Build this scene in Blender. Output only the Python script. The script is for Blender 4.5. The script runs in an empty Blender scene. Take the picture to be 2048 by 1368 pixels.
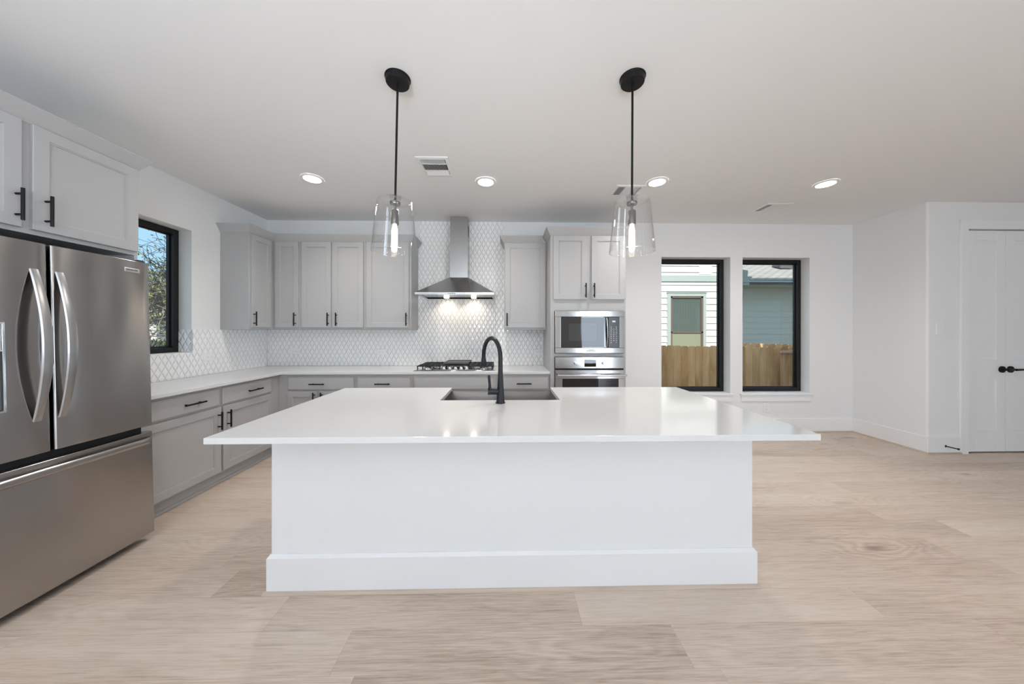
import bpy, bmesh, math, random
from mathutils import Vector, Matrix, Euler
random.seed(7)
PI = math.pi
sc = bpy.context.scene
C = sc.collection

# ------------------------------------------------------------------ camera, sky, sun, window light, added fills, exposure
F_PX, YAW, HOR, ROLL, CAM_H = 618.694, 0.0203, 662.266, -0.0007, 1.3521
cam = bpy.data.objects.new('camera', bpy.data.cameras.new('camera')); C.objects.link(cam)
cam.data.sensor_fit = 'HORIZONTAL'; cam.data.sensor_width = 36.0
cam.data.lens = F_PX / 2048 * 36.0
cam.data.shift_y = -(684 - HOR) / 2048
cam.data.clip_start = 0.05
cam.location = (0, 0, CAM_H)
cam.matrix_world = Matrix.Translation((0, 0, CAM_H)) @ Matrix.Rotation(-YAW, 4, 'Z') @ Matrix.Rotation(PI / 2, 4, 'X') @ Matrix.Rotation(-ROLL, 4, 'Z')
sc.camera = cam

sc.view_settings.view_transform = 'Standard'
sc.view_settings.look = 'None'
sc.view_settings.gamma = 1
sc.view_settings.use_curve_mapping = False
sc.view_settings.exposure = 0.19
sc.cycles.diffuse_bounces = 6
sc.cycles.glossy_bounces = 5
sc.cycles.transparent_max_bounces = 16
sc.cycles.max_bounces = 14
sc.cycles.caustics_reflective = False
sc.cycles.caustics_refractive = False
sc.cycles.sample_clamp_indirect = 6

SUN_EL = math.radians(40)
w = bpy.data.worlds.new('sky'); sc.world = w; w.use_nodes = True
nt = w.node_tree; nt.nodes.clear()
tc = nt.nodes.new('ShaderNodeTexCoord'); sp = nt.nodes.new('ShaderNodeSeparateXYZ')
rp = nt.nodes.new('ShaderNodeValToRGB')                     # clear blue sky, paler towards the horizon
rp.color_ramp.elements[0].position = 0.0; rp.color_ramp.elements[0].color = (0.36, 0.55, 0.68, 1)
rp.color_ramp.elements[1].position = 0.8; rp.color_ramp.elements[1].color = (0.52, 0.68, 0.92, 1)
q = rp.color_ramp.elements.new(0.3); q.color = (0.27, 0.50, 0.72, 1)
q = rp.color_ramp.elements.new(0.5); q.color = (0.50, 0.68, 0.88, 1)
bg = nt.nodes.new('ShaderNodeBackground'); bg.inputs['Strength'].default_value = 1.35
wo = nt.nodes.new('ShaderNodeOutputWorld')
nt.links.new(tc.outputs['Generated'], sp.inputs[0]); nt.links.new(sp.outputs[2], rp.inputs[0])
nt.links.new(rp.outputs[0], bg.inputs[0]); nt.links.new(bg.outputs[0], wo.inputs[0])

def lamp(name, kind, loc, energy, color=(1, 1, 1), rot=(0, 0, 0), **kw):
    d = bpy.data.lights.new(name, kind); d.energy = energy; d.color = color
    for k, v in kw.items(): setattr(d, k, v)
    o = bpy.data.objects.new(name, d); C.objects.link(o); o.location = loc; o.rotation_euler = rot
    return o
# the sun stands behind the house (towards -y), slightly to the left
lamp('sun', 'SUN', (0, -20, 20), 5.6, (1, 0.95, 0.88), (PI / 2 - SUN_EL, 0, -0.22), angle=0.01)
# daylight entering through the glazed openings behind the camera
REAR_Y, SIDE_X = -4.6, 8.2
REAR_OPEN = [(-2.5, -0.3, 0.0, 2.3), (2.80, 3.70, 0.0, 2.2)]
SIDE_OPEN = (-3.4, -0.6, 0.2, 2.3)  # invented opening for the added side fill lamp
DAY = (0.79, 0.925, 1.08)
for (a, b, c, d), e, tilt, spr in zip(REAR_OPEN, (100, 78), (0.87, 0.25), (1.47, PI)):
    lamp('rear_window_daylight', 'AREA', ((a + b) / 2, REAR_Y + 0.05, (c + d) / 2), e, DAY, (PI / 2 + tilt, 0, 0),
         shape='RECTANGLE', size=b - a, size_y=d - c, spread=spr)
a, b, c, d = SIDE_OPEN  # added fill from the right, there to brighten the left wall
lamp('side_fill', 'AREA', (SIDE_X - 0.05, (a + b) / 2, (c + d) / 2), 17, DAY, (PI / 2 + 0.08, 0, PI / 2 - 0.22),
     shape='RECTANGLE', size=b - a, size_y=d - c, spread=0.95)
# added fill lamp behind the camera, aimed up to brighten the ceiling
lamp('ceiling_fill', 'AREA', (-0.4, -1.8, 1.45), 66, (0.86, 0.955, 1.06), (PI - 0.3, 0, 0), shape='DISK', size=0.6)

# ------------------------------------------------------------------ helpers
def tag(o, label=None, cat=None, group=None, kind=None):
    if label: o['label'] = label
    if cat: o['category'] = cat
    if group: o['group'] = group
    if kind: o['kind'] = kind
    return o

def empty(name, loc, label, cat, group=None):
    o = bpy.data.objects.new(name, None); C.objects.link(o); o.location = loc
    o.empty_display_size = 0.05
    return tag(o, label, cat, group)

class Fr:
    """local frame: u along the wall, n out of the wall, z up"""
    def __init__(s, kind, base): s.k, s.b = kind, base
    def __call__(s, u, n, z):
        if s.k == 'B': return (u, s.b - n, z)       # faces -y
        if s.k == 'L': return (s.b + n, u, z)       # faces +x
        if s.k == 'C': return (u, n, s.b - z)       # hangs from the ceiling
        return (u, n, z)
W = Fr('W', 0)

class MB:
    def __init__(s): s.v, s.f = [], []
    def add(s, vs, fs):
        k = len(s.v); s.v += [tuple(p) for p in vs]; s.f += [tuple(i + k for i in f) for f in fs]; return s
    def box(s, u0, u1, n0, n1, z0, z1, fr=W):
        vs = [fr(u, n, z) for z in (z0, z1) for n in (n0, n1) for u in (u0, u1)]
        return s.add(vs, [(0, 1, 3, 2), (4, 6, 7, 5), (0, 4, 5, 1), (1, 5, 7, 3), (3, 7, 6, 2), (2, 6, 4, 0)])
    def loops(s, loops, cap0=True, cap1=True, closed=True):
        n = len(loops[0]); k = len(s.v)
        for l in loops: s.v += [tuple(p) for p in l]
        for i in range(len(loops) - 1):
            for j in range(n if closed else n - 1):
                a, b = k + i * n + j, k + i * n + (j + 1) % n
                s.f.append((a, b, b + n, a + n))
        if cap0: s.f.append(tuple(k + j for j in range(n))[::-1])
        if cap1: s.f.append(tuple(k + (len(loops) - 1) * n + j for j in range(n)))
        return s
    def rings(s, u0, u1, z0, z1, rs, fr):
        return s.loops([[fr(u0 + i, n, z0 + i), fr(u1 - i, n, z0 + i), fr(u1 - i, n, z1 - i), fr(u0 + i, n, z1 - i)] for i, n in rs])
    def prism(s, poly, z0, z1, fr=None):
        fr = fr or (lambda a, b, c: (a, b, c))
        return s.loops([[fr(a, b, z0) for a, b in poly], [fr(a, b, z1) for a, b in poly]])
    def cyl(s, p0, p1, r0, r1=None, seg=16):
        return s.tube([p0, p1], [r0, r0 if r1 is None else r1], seg)
    def tube(s, pts, rs, seg=12, flat=None):
        pts = [Vector(p) for p in pts]
        if not hasattr(rs, '__len__'): rs = [rs] * len(pts)
        t = (pts[1] - pts[0]).normalized()
        x = t.orthogonal().normalized(); L = []
        for i, p in enumerate(pts):
            a = pts[max(i - 1, 0)]; b = pts[min(i + 1, len(pts) - 1)]
            t = (b - a).normalized()
            x = (x - t * x.dot(t)).normalized(); y = t.cross(x)
            L.append([p + (x * math.cos(q) + y * math.sin(q)) * rs[i] for q in [2 * PI * j / seg for j in range(seg)]])
        return s.loops(L)
    def lathe(s, prof, c, seg=40, cap=True):
        L = [[(c[0] + r * math.cos(2 * PI * j / seg), c[1] + r * math.sin(2 * PI * j / seg), c[2] + z) for j in range(seg)] for r, z in prof]
        return s.loops(L, cap, cap)
    def build(s, name, mat, parent=None, smooth=False, bevel=0, label=None, seg=2):
        me = bpy.data.meshes.new(name); me.from_pydata(s.v, [], s.f)
        bm = bmesh.new(); bm.from_mesh(me)
        bmesh.ops.recalc_face_normals(bm, faces=bm.faces); bm.to_mesh(me); bm.free()
        return link(name, me, mat, parent, smooth, bevel, label, seg)

def link(name, me, mat, parent=None, smooth=False, bevel=0, label=None, seg=2):
    me.materials.clear(); me.materials.append(mat)
    o = bpy.data.objects.new(name, me); C.objects.link(o)
    if parent:
        o.parent = parent
        L = parent.location if parent.parent is None else Vector((0, 0, 0))
        if parent.type == 'EMPTY': o.matrix_parent_inverse = Matrix.Translation(-L)
    if smooth:
        me.shade_smooth(); me.set_sharp_from_angle(angle=math.radians(38))
    if bevel:
        m = o.modifiers.new('bevel', 'BEVEL'); m.width = bevel; m.segments = seg; m.limit_method = 'ANGLE'; m.angle_limit = 0.7
    if label: o['label'] = label
    return o

def dup(root, delta, label=None, group=None):
    r = root.copy(); C.objects.link(r); r.location = root.location + Vector(delta)
    if label: r['label'] = label
    if group: r['group'] = group
    for ch in list(root.children):
        c = ch.copy(); C.objects.link(c); c.parent = r; c.matrix_parent_inverse = ch.matrix_parent_inverse.copy()
        for g in list(ch.children):
            d = g.copy(); C.objects.link(d); d.parent = c; d.matrix_parent_inverse = g.matrix_parent_inverse.copy()
    return r

def text(name, s, size, mat, M, parent, width=None, depth=0.0004):
    cu = bpy.data.curves.new(name, 'FONT'); cu.body = s; cu.size = size; cu.align_x = 'CENTER'; cu.align_y = 'CENTER'
    cu.extrude = depth
    t = bpy.data.objects.new(name, cu); C.objects.link(t)
    dg = bpy.context.evaluated_depsgraph_get(); dg.update()
    me = bpy.data.meshes.new_from_object(t.evaluated_get(dg))
    bpy.data.objects.remove(t); bpy.data.curves.remove(cu)
    if width:
        xs = [v.co.x for v in me.vertices]; k = width / (max(xs) - min(xs))
        for v in me.vertices: v.co.x *= k
    me.transform(M); me.name = name
    return link(name, me, mat, parent)
MB_BACK = lambda x, y, z: Matrix.Translation((x, y, z)) @ Matrix.Rotation(PI / 2, 4, 'X')
MB_LEFT = lambda x, y, z: Matrix.Translation((x, y, z)) @ Matrix.Rotation(PI / 2, 4, 'Z') @ Matrix.Rotation(PI / 2, 4, 'X')

# ------------------------------------------------------------------ materials
def mat(name, col=(0.8, 0.8, 0.8), rough=0.5, metal=0.0, spec=0.5, coat=0.0, emit=None, estr=0.0, aniso=0.0, bump=None):
    m = bpy.data.materials.new(name); m.use_nodes = True
    n = m.node_tree.nodes; l = m.node_tree.links; b = n['Principled BSDF']
    b.inputs['Base Color'].default_value = (*col, 1); b.inputs['Roughness'].default_value = rough
    b.inputs['Metallic'].default_value = metal; b.inputs['Specular IOR Level'].default_value = spec
    b.inputs['Coat Weight'].default_value = coat
    if emit: b.inputs['Emission Color'].default_value = (*emit, 1); b.inputs['Emission Strength'].default_value = estr
    if aniso: b.inputs['Anisotropic'].default_value = aniso
    if bump:                               # (scale vector, strength, distance)
        tc = n.new('ShaderNodeTexCoord'); mp = n.new('ShaderNodeMapping'); mp.inputs['Scale'].default_value = bump[0]
        no = n.new('ShaderNodeTexNoise'); no.inputs['Scale'].default_value = 1.0; no.inputs['Detail'].default_value = 4
        bp = n.new('ShaderNodeBump'); bp.inputs['Strength'].default_value = bump[1]; bp.inputs['Distance'].default_value = bump[2]
        l.new(tc.outputs['Object'], mp.inputs[0]); l.new(mp.outputs[0], no.inputs['Vector'])
        l.new(no.outputs[0], bp.inputs['Height']); l.new(bp.outputs[0], b.inputs['Normal'])
        m['noise'] = no.name
    return m

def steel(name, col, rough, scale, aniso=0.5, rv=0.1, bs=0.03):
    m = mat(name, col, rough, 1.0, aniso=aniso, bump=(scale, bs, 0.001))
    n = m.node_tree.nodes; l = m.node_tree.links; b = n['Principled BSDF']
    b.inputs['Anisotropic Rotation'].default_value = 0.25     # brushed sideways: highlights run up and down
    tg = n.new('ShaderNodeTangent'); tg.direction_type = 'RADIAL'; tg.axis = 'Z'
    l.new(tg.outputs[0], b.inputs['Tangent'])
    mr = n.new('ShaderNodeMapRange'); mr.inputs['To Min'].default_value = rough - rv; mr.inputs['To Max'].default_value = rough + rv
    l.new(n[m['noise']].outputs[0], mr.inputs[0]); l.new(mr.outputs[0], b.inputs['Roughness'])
    return m

def glass(name, tint=(1, 1, 1), refl=0.9, rough=0.0, bump=None, base=0.03):
    m = bpy.data.materials.new(name); m.use_nodes = True
    n = m.node_tree.nodes; l = m.node_tree.links; n.clear()
    o = n.new('ShaderNodeOutputMaterial'); mx = n.new('ShaderNodeMixShader')
    t = n.new('ShaderNodeBsdfTransparent'); t.inputs[0].default_value = (*tint, 1)
    g = n.new('ShaderNodeBsdfGlossy'); g.inputs['Roughness'].default_value = rough
    f = n.new('ShaderNodeLayerWeight'); f.inputs[0].default_value = 0.5          # same from both sides of the thin sheet
    pw = n.new('ShaderNodeMath'); pw.operation = 'POWER'; pw.inputs[1].default_value = 3.5; l.new(f.outputs['Facing'], pw.inputs[0])
    k = n.new('ShaderNodeMath'); k.operation = 'MULTIPLY_ADD'; k.inputs[1].default_value = refl; k.inputs[2].default_value = base; k.use_clamp = True
    l.new(pw.outputs[0], k.inputs[0]); l.new(k.outputs[0], mx.inputs[0])
    l.new(t.outputs[0], mx.inputs[1]); l.new(g.outputs[0], mx.inputs[2]); l.new(mx.outputs[0], o.inputs[0])
    if bump:
        tc = n.new('ShaderNodeTexCoord'); v = n.new('ShaderNodeTexVoronoi'); v.inputs['Scale'].default_value = bump[0]
        r = n.new('ShaderNodeMapRange'); r.inputs['From Max'].default_value = 0.25
        bp = n.new('ShaderNodeBump'); bp.inputs['Strength'].default_value = bump[1]; bp.inputs['Distance'].default_value = 0.004
        l.new(tc.outputs['Object'], v.inputs['Vector']); l.new(v.outputs['Distance'], r.inputs[0]); l.new(r.outputs[0], bp.inputs['Height'])
        l.new(bp.outputs[0], g.inputs['Normal']); l.new(bp.outputs[0], f.inputs['Normal'])
    return m

def floor_mat():
    m = bpy.data.materials.new('oak_plank_floor'); m.use_nodes = True
    n = m.node_tree.nodes; l = m.node_tree.links; b = n['Principled BSDF']
    def M(op, a, bb=None, c=None):
        q = n.new('ShaderNodeMath'); q.operation = op
        for i, x in enumerate((a, bb, c)):
            if x is None: continue
            if isinstance(x, (int, float)): q.inputs[i].default_value = x
            else: l.new(x, q.inputs[i])
        return q.outputs[0]
    def comb(x, y, z):
        q = n.new('ShaderNodeCombineXYZ')
        for i, a in enumerate((x, y, z)):
            if isinstance(a, (int, float)): q.inputs[i].default_value = a
            else: l.new(a, q.inputs[i])
        return q.outputs[0]
    def white(v, dim='3D'):
        q = n.new('ShaderNodeTexWhiteNoise'); q.noise_dimensions = dim; l.new(v, q.inputs['Vector']); return q.outputs[0]
    def noise(v, detail=5, rough=0.6, dist=0.0):
        q = n.new('ShaderNodeTexNoise'); q.inputs['Scale'].default_value = 1; q.inputs['Detail'].default_value = detail
        q.inputs['Roughness'].default_value = rough; q.inputs['Distortion'].default_value = dist; l.new(v, q.inputs['Vector']); return q.outputs[0]
    tc = n.new('ShaderNodeTexCoord'); sp = n.new('ShaderNodeSeparateXYZ'); l.new(tc.outputs['Object'], sp.inputs[0])
    x, y = sp.outputs[0], sp.outputs[1]
    yr = M('DIVIDE', M('ADD', y, 0.085), 0.187); row = M('FLOOR', yr); fy = M('FRACT', yr)
    off = M('MULTIPLY', white(comb(row, 3.7, 1.1)), 1.5)
    xr = M('DIVIDE', M('ADD', x, off), 1.45); pl = M('FLOOR', xr); fx = M('FRACT', xr)
    rnd = white(comb(row, pl, 0.5)); rnd2 = white(comb(row, pl, 9.5))
    rz = M('MULTIPLY', rnd, 37.0)
    # warped coordinates: growth rings bulging round scattered knots
    warp = noise(comb(M('MULTIPLY', x, 1.5), M('MULTIPLY', y, 6.0), rz), 2, 0.5)
    ringv = M('ADD', M('MULTIPLY', y, 26.0), M('MULTIPLY', warp, 16.0))
    fine = noise(comb(M('MULTIPLY', x, 7.0), M('MULTIPLY', y, 190.0), rz), 4, 0.65)
    mid = noise(comb(M('MULTIPLY', x, 2.6), M('MULTIPLY', y, 62.0), rz), 5, 0.62, 0.5)
    big = noise(comb(M('MULTIPLY', x, 0.9), M('MULTIPLY', y, 5.0), rz), 3, 0.5)
    v = n.new('ShaderNodeTexVoronoi'); v.inputs['Scale'].default_value = 1.0; v.inputs['Randomness'].default_value = 1.0
    l.new(comb(M('MULTIPLY', x, 1.15), M('MULTIPLY', y, 3.3), M('MULTIPLY', row, 0.0)), v.inputs['Vector'])
    kd = M('ADD', v.outputs['Distance'], M('MULTIPLY', M('SUBTRACT', mid, 0.5), 0.20))
    kmask = n.new('ShaderNodeMapRange'); kmask.inputs['From Min'].default_value = 0.0; kmask.inputs['From Max'].default_value = 0.13
    kmask.inputs['To Min'].default_value = 1.0; kmask.inputs['To Max'].default_value = 0.0; l.new(kd, kmask.inputs[0])
    bulge = M('POWER', 2.718, M('MULTIPLY', M('MULTIPLY', v.outputs['Distance'], v.outputs['Distance']), -7.0))
    rings = M('SINE', M('ADD', M('MULTIPLY', ringv, 3.2), M('MULTIPLY', bulge, 30.0)))
    rings = M('MULTIPLY', rings, M('ADD', M('MULTIPLY', bulge, 1.6), 0.35))
    val = M('ADD', M('MULTIPLY', M('SUBTRACT', rnd2, 0.5), 0.26), 0.5)
    val = M('ADD', val, M('MULTIPLY', M('SUBTRACT', big, 0.5), 0.7))
    val = M('ADD', val, M('MULTIPLY', M('SUBTRACT', mid, 0.5), 0.6))
    val = M('ADD', val, M('MULTIPLY', M('SUBTRACT', fine, 0.5), 1.15))
    val = M('ADD', val, M('MULTIPLY', rings, 0.065))
    rp = n.new('ShaderNodeValToRGB'); l.new(val, rp.inputs[0])
    e = rp.color_ramp.elements
    e[0].position = 0.05; e[0].color = (0.37, 0.275, 0.21, 1)
    e[1].position = 0.95; e[1].color = (0.70, 0.60, 0.515, 1)
    q = rp.color_ramp.elements.new(0.5); q.color = (0.60, 0.482, 0.39, 1)
    mk = n.new('ShaderNodeMixRGB'); mk.blend_type = 'MIX'; l.new(M('MULTIPLY', kmask.outputs[0], 0.9), mk.inputs[0]); l.new(rp.outputs[0], mk.inputs[1]); mk.inputs[2].default_value = (0.22, 0.15, 0.105, 1)
    seam = M('MAXIMUM', M('LESS_THAN', fy, 0.010), M('LESS_THAN', fx, 0.0016))
    ms = n.new('ShaderNodeMixRGB'); l.new(M('MULTIPLY', seam, 0.28), ms.inputs[0]); l.new(mk.outputs[0], ms.inputs[1]); ms.inputs[2].default_value = (0.2, 0.15, 0.12, 1)
    l.new(ms.outputs[0], b.inputs['Base Color'])
    b.inputs['Roughness'].default_value = 0.42; b.inputs['Specular IOR Level'].default_value = 0.45
    bp = n.new('ShaderNodeBump'); bp.inputs['Strength'].default_value = 0.12; bp.inputs['Distance'].default_value = 0.002
    l.new(M('SUBTRACT', fine, M('MULTIPLY', seam, 2.0)), bp.inputs['Height']); l.new(bp.outputs[0], b.inputs['Normal'])
    return m

def wood_mat(name, c0, c1, scale, rough=0.6):
    m = mat(name, c0, rough); n = m.node_tree.nodes; l = m.node_tree.links
    tc = n.new('ShaderNodeTexCoord'); mp = n.new('ShaderNodeMapping'); mp.inputs['Scale'].default_value = scale
    oi = n.new('ShaderNodeObjectInfo'); ad = n.new('ShaderNodeVectorMath'); ad.operation = 'ADD'
    sc_ = n.new('ShaderNodeVectorMath'); sc_.operation = 'SCALE'; sc_.inputs['Scale'].default_value = 31
    cb = n.new('ShaderNodeCombineXYZ'); l.new(oi.outputs['Random'], cb.inputs[0]); l.new(oi.outputs['Random'], cb.inputs[1]); l.new(cb.outputs[0], sc_.inputs[0])
    no = n.new('ShaderNodeTexNoise'); no.inputs['Scale'].default_value = 1; no.inputs['Detail'].default_value = 6; no.inputs['Distortion'].default_value = 0.5
    l.new(tc.outputs['Object'], mp.inputs[0]); l.new(mp.outputs[0], ad.inputs[0]); l.new(sc_.outputs[0], ad.inputs[1]); l.new(ad.outputs[0], no.inputs['Vector'])
    ma = n.new('ShaderNodeMath'); ma.operation = 'MULTIPLY_ADD'; ma.inputs[1].default_value = 0.45; l.new(oi.outputs['Random'], ma.inputs[0])
    mb = n.new('ShaderNodeMath'); mb.operation = 'ADD'; mb.inputs[1].default_value = -0.22; l.new(no.outputs[0], mb.inputs[0]); l.new(mb.outputs[0], ma.inputs[2])
    rp = n.new('ShaderNodeValToRGB'); l.new(ma.outputs[0], rp.inputs[0])
    rp.color_ramp.elements[0].position = 0.25; rp.color_ramp.elements[0].color = (*c0, 1)
    rp.color_ramp.elements[1].position = 0.75; rp.color_ramp.elements[1].color = (*c1, 1)
    l.new(rp.outputs[0], n['Principled BSDF'].inputs['Base Color'])
    return m

M_WALL = mat('wall_paint', (0.82, 0.818, 0.812), 0.65, spec=0.3, bump=((160, 160, 160), 0.06, 0.001))
M_CEIL = mat('ceiling_paint', (0.85, 0.848, 0.842), 0.75, spec=0.2, bump=((110, 110, 110), 0.10, 0.001))
M_TRIM = mat('white_trim_paint', (0.86, 0.86, 0.855), 0.38)
M_CAB = mat('grey_cabinet_paint', (0.435, 0.431, 0.428), 0.42)
M_ISL = mat('white_island_paint', (0.80, 0.80, 0.80), 0.5)
M_QUARTZ = mat('white_quartz', (0.70, 0.695, 0.688), 0.10, spec=0.5, bump=((9, 9, 9), 0.004, 0.001))
M_BLACK = mat('matte_black_metal', (0.006, 0.006, 0.0065), 0.45, 0.0, spec=0.25)
M_FAUCET = mat('black_faucet_finish', (0.010, 0.011, 0.0125), 0.36, spec=0.35)
M_FRIDGE = steel('fridge_stainless', (0.43, 0.41, 0.40), 0.20, (6, 6, 420), 0.85, 0.03, 0.006)
M_STEEL = steel('brushed_stainless', (0.50, 0.50, 0.497), 0.17, (8, 8, 500), 0.8, 0.03, 0.010)
M_HOOD = steel('hood_stainless', (0.42, 0.415, 0.41), 0.22, (8, 8, 500), 0.75, 0.04, 0.012)
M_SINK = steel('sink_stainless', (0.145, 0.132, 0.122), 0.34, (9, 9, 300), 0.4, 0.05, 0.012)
M_HANDLE = mat('satin_handle_steel', (0.50, 0.50, 0.505), 0.27, 1.0)
M_CHROME = mat('polished_steel', (0.75, 0.75, 0.75), 0.12, 1.0)
M_NICKEL = mat('dark_nickel', (0.22, 0.21, 0.2), 0.28, 1.0)
M_DARKGAP = mat('gap_and_seal_black', (0.01, 0.01, 0.011), 0.7)  # near-black for seals and slots, also the closet's painted-in darkness
M_DKGREY = mat('dark_grey_plastic', (0.05, 0.052, 0.055), 0.4)
M_GREYPL = mat('grey_plastic', (0.42, 0.43, 0.44), 0.4)
M_BLKGLASS = mat('black_glass', (0.008, 0.008, 0.009), 0.03, spec=0.7)
M_MWGLASS = mat('smoked_glass', (0.045, 0.043, 0.042), 0.02, spec=0.3)
M_GLASSIN = mat('smoked_glass_centre', (0.066, 0.067, 0.067), 0.03, spec=0.3)
M_SCREEN = mat('smoked_panel', (0.045, 0.045, 0.047), 0.25)
M_MARK = mat('panel_print', (0.55, 0.55, 0.55), 0.5)
M_DIGIT = mat('lit_clock_digits', (0.8, 0.85, 0.9), 0.5, emit=(0.9, 0.96, 1.0), estr=0.9)
M_INK = mat('badge_lettering', (0.03, 0.03, 0.03), 0.5)
M_BADGE = mat('badge_plate', (0.62, 0.61, 0.60), 0.35, 0.6)
M_IRON = mat('cast_iron', (0.018, 0.018, 0.019), 0.55)
M_GRIDDLE = mat('griddle_iron', (0.07, 0.07, 0.072), 0.45)
M_WFRAME = mat('bronze_window_frame', (0.010, 0.0095, 0.010), 0.4, spec=0.35)
M_TILE = mat('white_glazed_tile', (0.90, 0.90, 0.895), 0.09, spec=0.7)
M_GROUT = mat('pale_grout', (0.60, 0.595, 0.59), 0.8)
M_PLASTIC = mat('white_plastic', (0.84, 0.84, 0.83), 0.35)
M_LED = mat('led_lens', (1, 1, 1), 0.5, emit=(1.0, 0.93, 0.84), estr=60.0)
M_HOODLED = mat('hood_lamp_lens', (1, 1, 1), 0.5, emit=(1.0, 0.86, 0.68), estr=14.0)
M_BULB = mat('lit_bulb', (1, 0.9, 0.8), 0.2, emit=(1.0, 0.82, 0.62), estr=5.5)
M_PANE = glass('window_glass', (0.985, 0.992, 0.99), 0.6, base=0.02)
M_SHADE = glass('clear_seeded_glass', (0.985, 0.985, 0.985), 0.75, 0.02, (55, 0.4), 0.035)
M_FLOOR = floor_mat()
M_SHOE = wood_mat('oak_shoe_moulding', (0.42, 0.33, 0.265), (0.56, 0.455, 0.37), (3, 60, 60))

# ------------------------------------------------------------------ room shell
XL, XW, YB, YR, H = -3.091, 4.671, 4.072, 3.332, 2.788
XR, T = 8.2, 0.20
def struct(o, label, cat): return tag(o, label, cat, kind='structure')

struct(MB().box(XL - T, XR + T, REAR_Y - T, YB + T, -0.12, 0).build('floor', M_FLOOR), 'pale oak plank floor running left to right through the kitchen', 'floor')
struct(MB().box(XL - T, XR + T, REAR_Y - T, YB + T, H, H + 0.2).build('ceiling', M_CEIL), 'flat white painted ceiling', 'ceiling')

LWY0, LWY1, LWZ0, LWZ1 = 2.19, 3.108, 1.144, 2.338
m = MB()
for a in ((REAR_Y - T, LWY0, 0, H), (LWY1, YB + T, 0, H), (LWY0, LWY1, 0, LWZ0), (LWY0, LWY1, LWZ1, H)):
    m.box(XL - T, XL, a[0], a[1], a[2], a[3])
wall_left = struct(m.build('wall_left', M_WALL), 'white left wall with a black framed window beside the fridge', 'wall')
WINB = [(2.07, 2.998), (3.165, 4.08)]; WZ0, WZ1 = 0.525, 2.34
m = MB()
xs = [XL, WINB[0][0], WINB[0][1], WINB[1][0], WINB[1][1], XW]
for i in (0, 2, 4): m.box(xs[i], xs[i + 1], YB, YB + T, 0, H)
for i in (1, 3): m.box(xs[i], xs[i + 1], YB, YB + T, 0, WZ0); m.box(xs[i], xs[i + 1], YB, YB + T, WZ1, H)
wall_back = struct(m.build('wall_back', M_WALL), 'white back wall with tile and two tall windows', 'wall')
DX0, DX1, DZ = 5.112, 6.032, 2.486
r = 0.022
poly = [(XW, YB + T)] + [(XW + r - r * math.cos(a), YR + r - r * math.sin(a)) for a in [PI / 2 * i / 8 for i in range(9)]] + [(DX0, YR), (DX0, YR + 0.16), (DX0 - 0.2, YB + T)]
m = MB().prism(poly, 0, H)
m.box(DX0, DX1, YR, YR + 0.16, DZ, H); m.box(DX1, XR, YR, YR + 0.16, 0, H)
struct(m.build('wall_right', M_WALL, smooth=True), 'white right wall stepping forward to the double door', 'wall')
a, b, c, d = SIDE_OPEN
m = MB().box(XR, XR + T, REAR_Y, a, 0, H).box(XR, XR + T, b, YR + 0.2, 0, H).box(XR, XR + T, a, b, 0, c).box(XR, XR + T, a, b, d, H)
struct(m.build('wall_side', M_WALL), 'white side wall beyond the double door', 'wall')
m = MB(); px = XL - T
for a, b, c, d in REAR_OPEN:
    m.box(px, a, REAR_Y - T, REAR_Y, 0, H)
    m.box(a, b, REAR_Y - T, REAR_Y, d, H)
    if c > 0: m.box(a, b, REAR_Y - T, REAR_Y, 0, c)
    px = b
m.box(px, XR + T, REAR_Y - T, REAR_Y, 0, H)
struct(m.build('wall_rear', M_WALL), 'white wall behind the viewer with glazed openings', 'wall')
struct(MB().box(XL - 0.6, XR + 0.6, REAR_Y - 5.0, REAR_Y - T, 2.95, 3.1).build('sun_block_roof', M_TRIM), 'unseen porch slab added outside the rear wall to block the sun', 'roof')  # added slab out of view, keeps sun out of the rear openings
# unseen blocks added to shade the fence (low one) and sage house (tall one)
struct(MB().box(XL - 0.7, 5.29, REAR_Y, YB + 0.6, H + 0.2, H + 0.45).build('fence_shade_roof', M_TRIM), 'unseen low roof slab added over the kitchen to shade the fence', 'roof')
struct(MB().box(5.3, 16, REAR_Y, YB + T, H + 0.2, 8.3).build('shade_block_upper', M_TRIM), 'unseen block added over the right side to shade the sage house', 'wall')

# baseboards and the oak shoe moulding in front of them
def basebd(name, mb, label): struct(mb.build(name, M_TRIM, bevel=0.004), label, 'baseboard')
BH, BT = 0.186, 0.016
basebd('baseboard_back', MB().box(1.352, XW - 0.001, YB - BT, YB, 0, BH), 'tall white baseboard under the two windows')
basebd('baseboard_right', MB().box(XW - BT, XW - .0005, YR + .0005, YB - BT - .0005, 0, BH), 'tall white baseboard along the right wall')
basebd('baseboard_pantry', MB().box(XW - BT, 5.025, YR - BT, YR - .0003, 0, BH), 'short white baseboard beside the double door')
basebd('baseboard_side', MB().box(6.12, XR - .001, YR - BT, YR - .0003, 0, BH), 'tall white baseboard right of the double door')
def quarter(mb, p0, p1, n, r=0.017):
    p0, p1, n = Vector(p0), Vector(p1), Vector(n)
    prof = [(0, 0)] + [(r * math.cos(a), r * math.sin(a)) for a in [PI / 2 * i / 5 for i in range(6)]]
    return mb.loops([[p + n * a + Vector((0, 0, b)) for a, b in prof] for p in (p0, p1)])
m = quarter(MB(), (1.352, YB - BT, 0), (XW - BT, YB - BT, 0), (0, -1, 0))
struct(m.build('trim_3', M_SHOE, smooth=True), 'oak shoe moulding under the back wall baseboard', 'trim')
m = quarter(MB(), (XW - BT, YR - BT - 0.017, 0), (XW - BT, YB - BT, 0), (-1, 0, 0))
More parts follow.
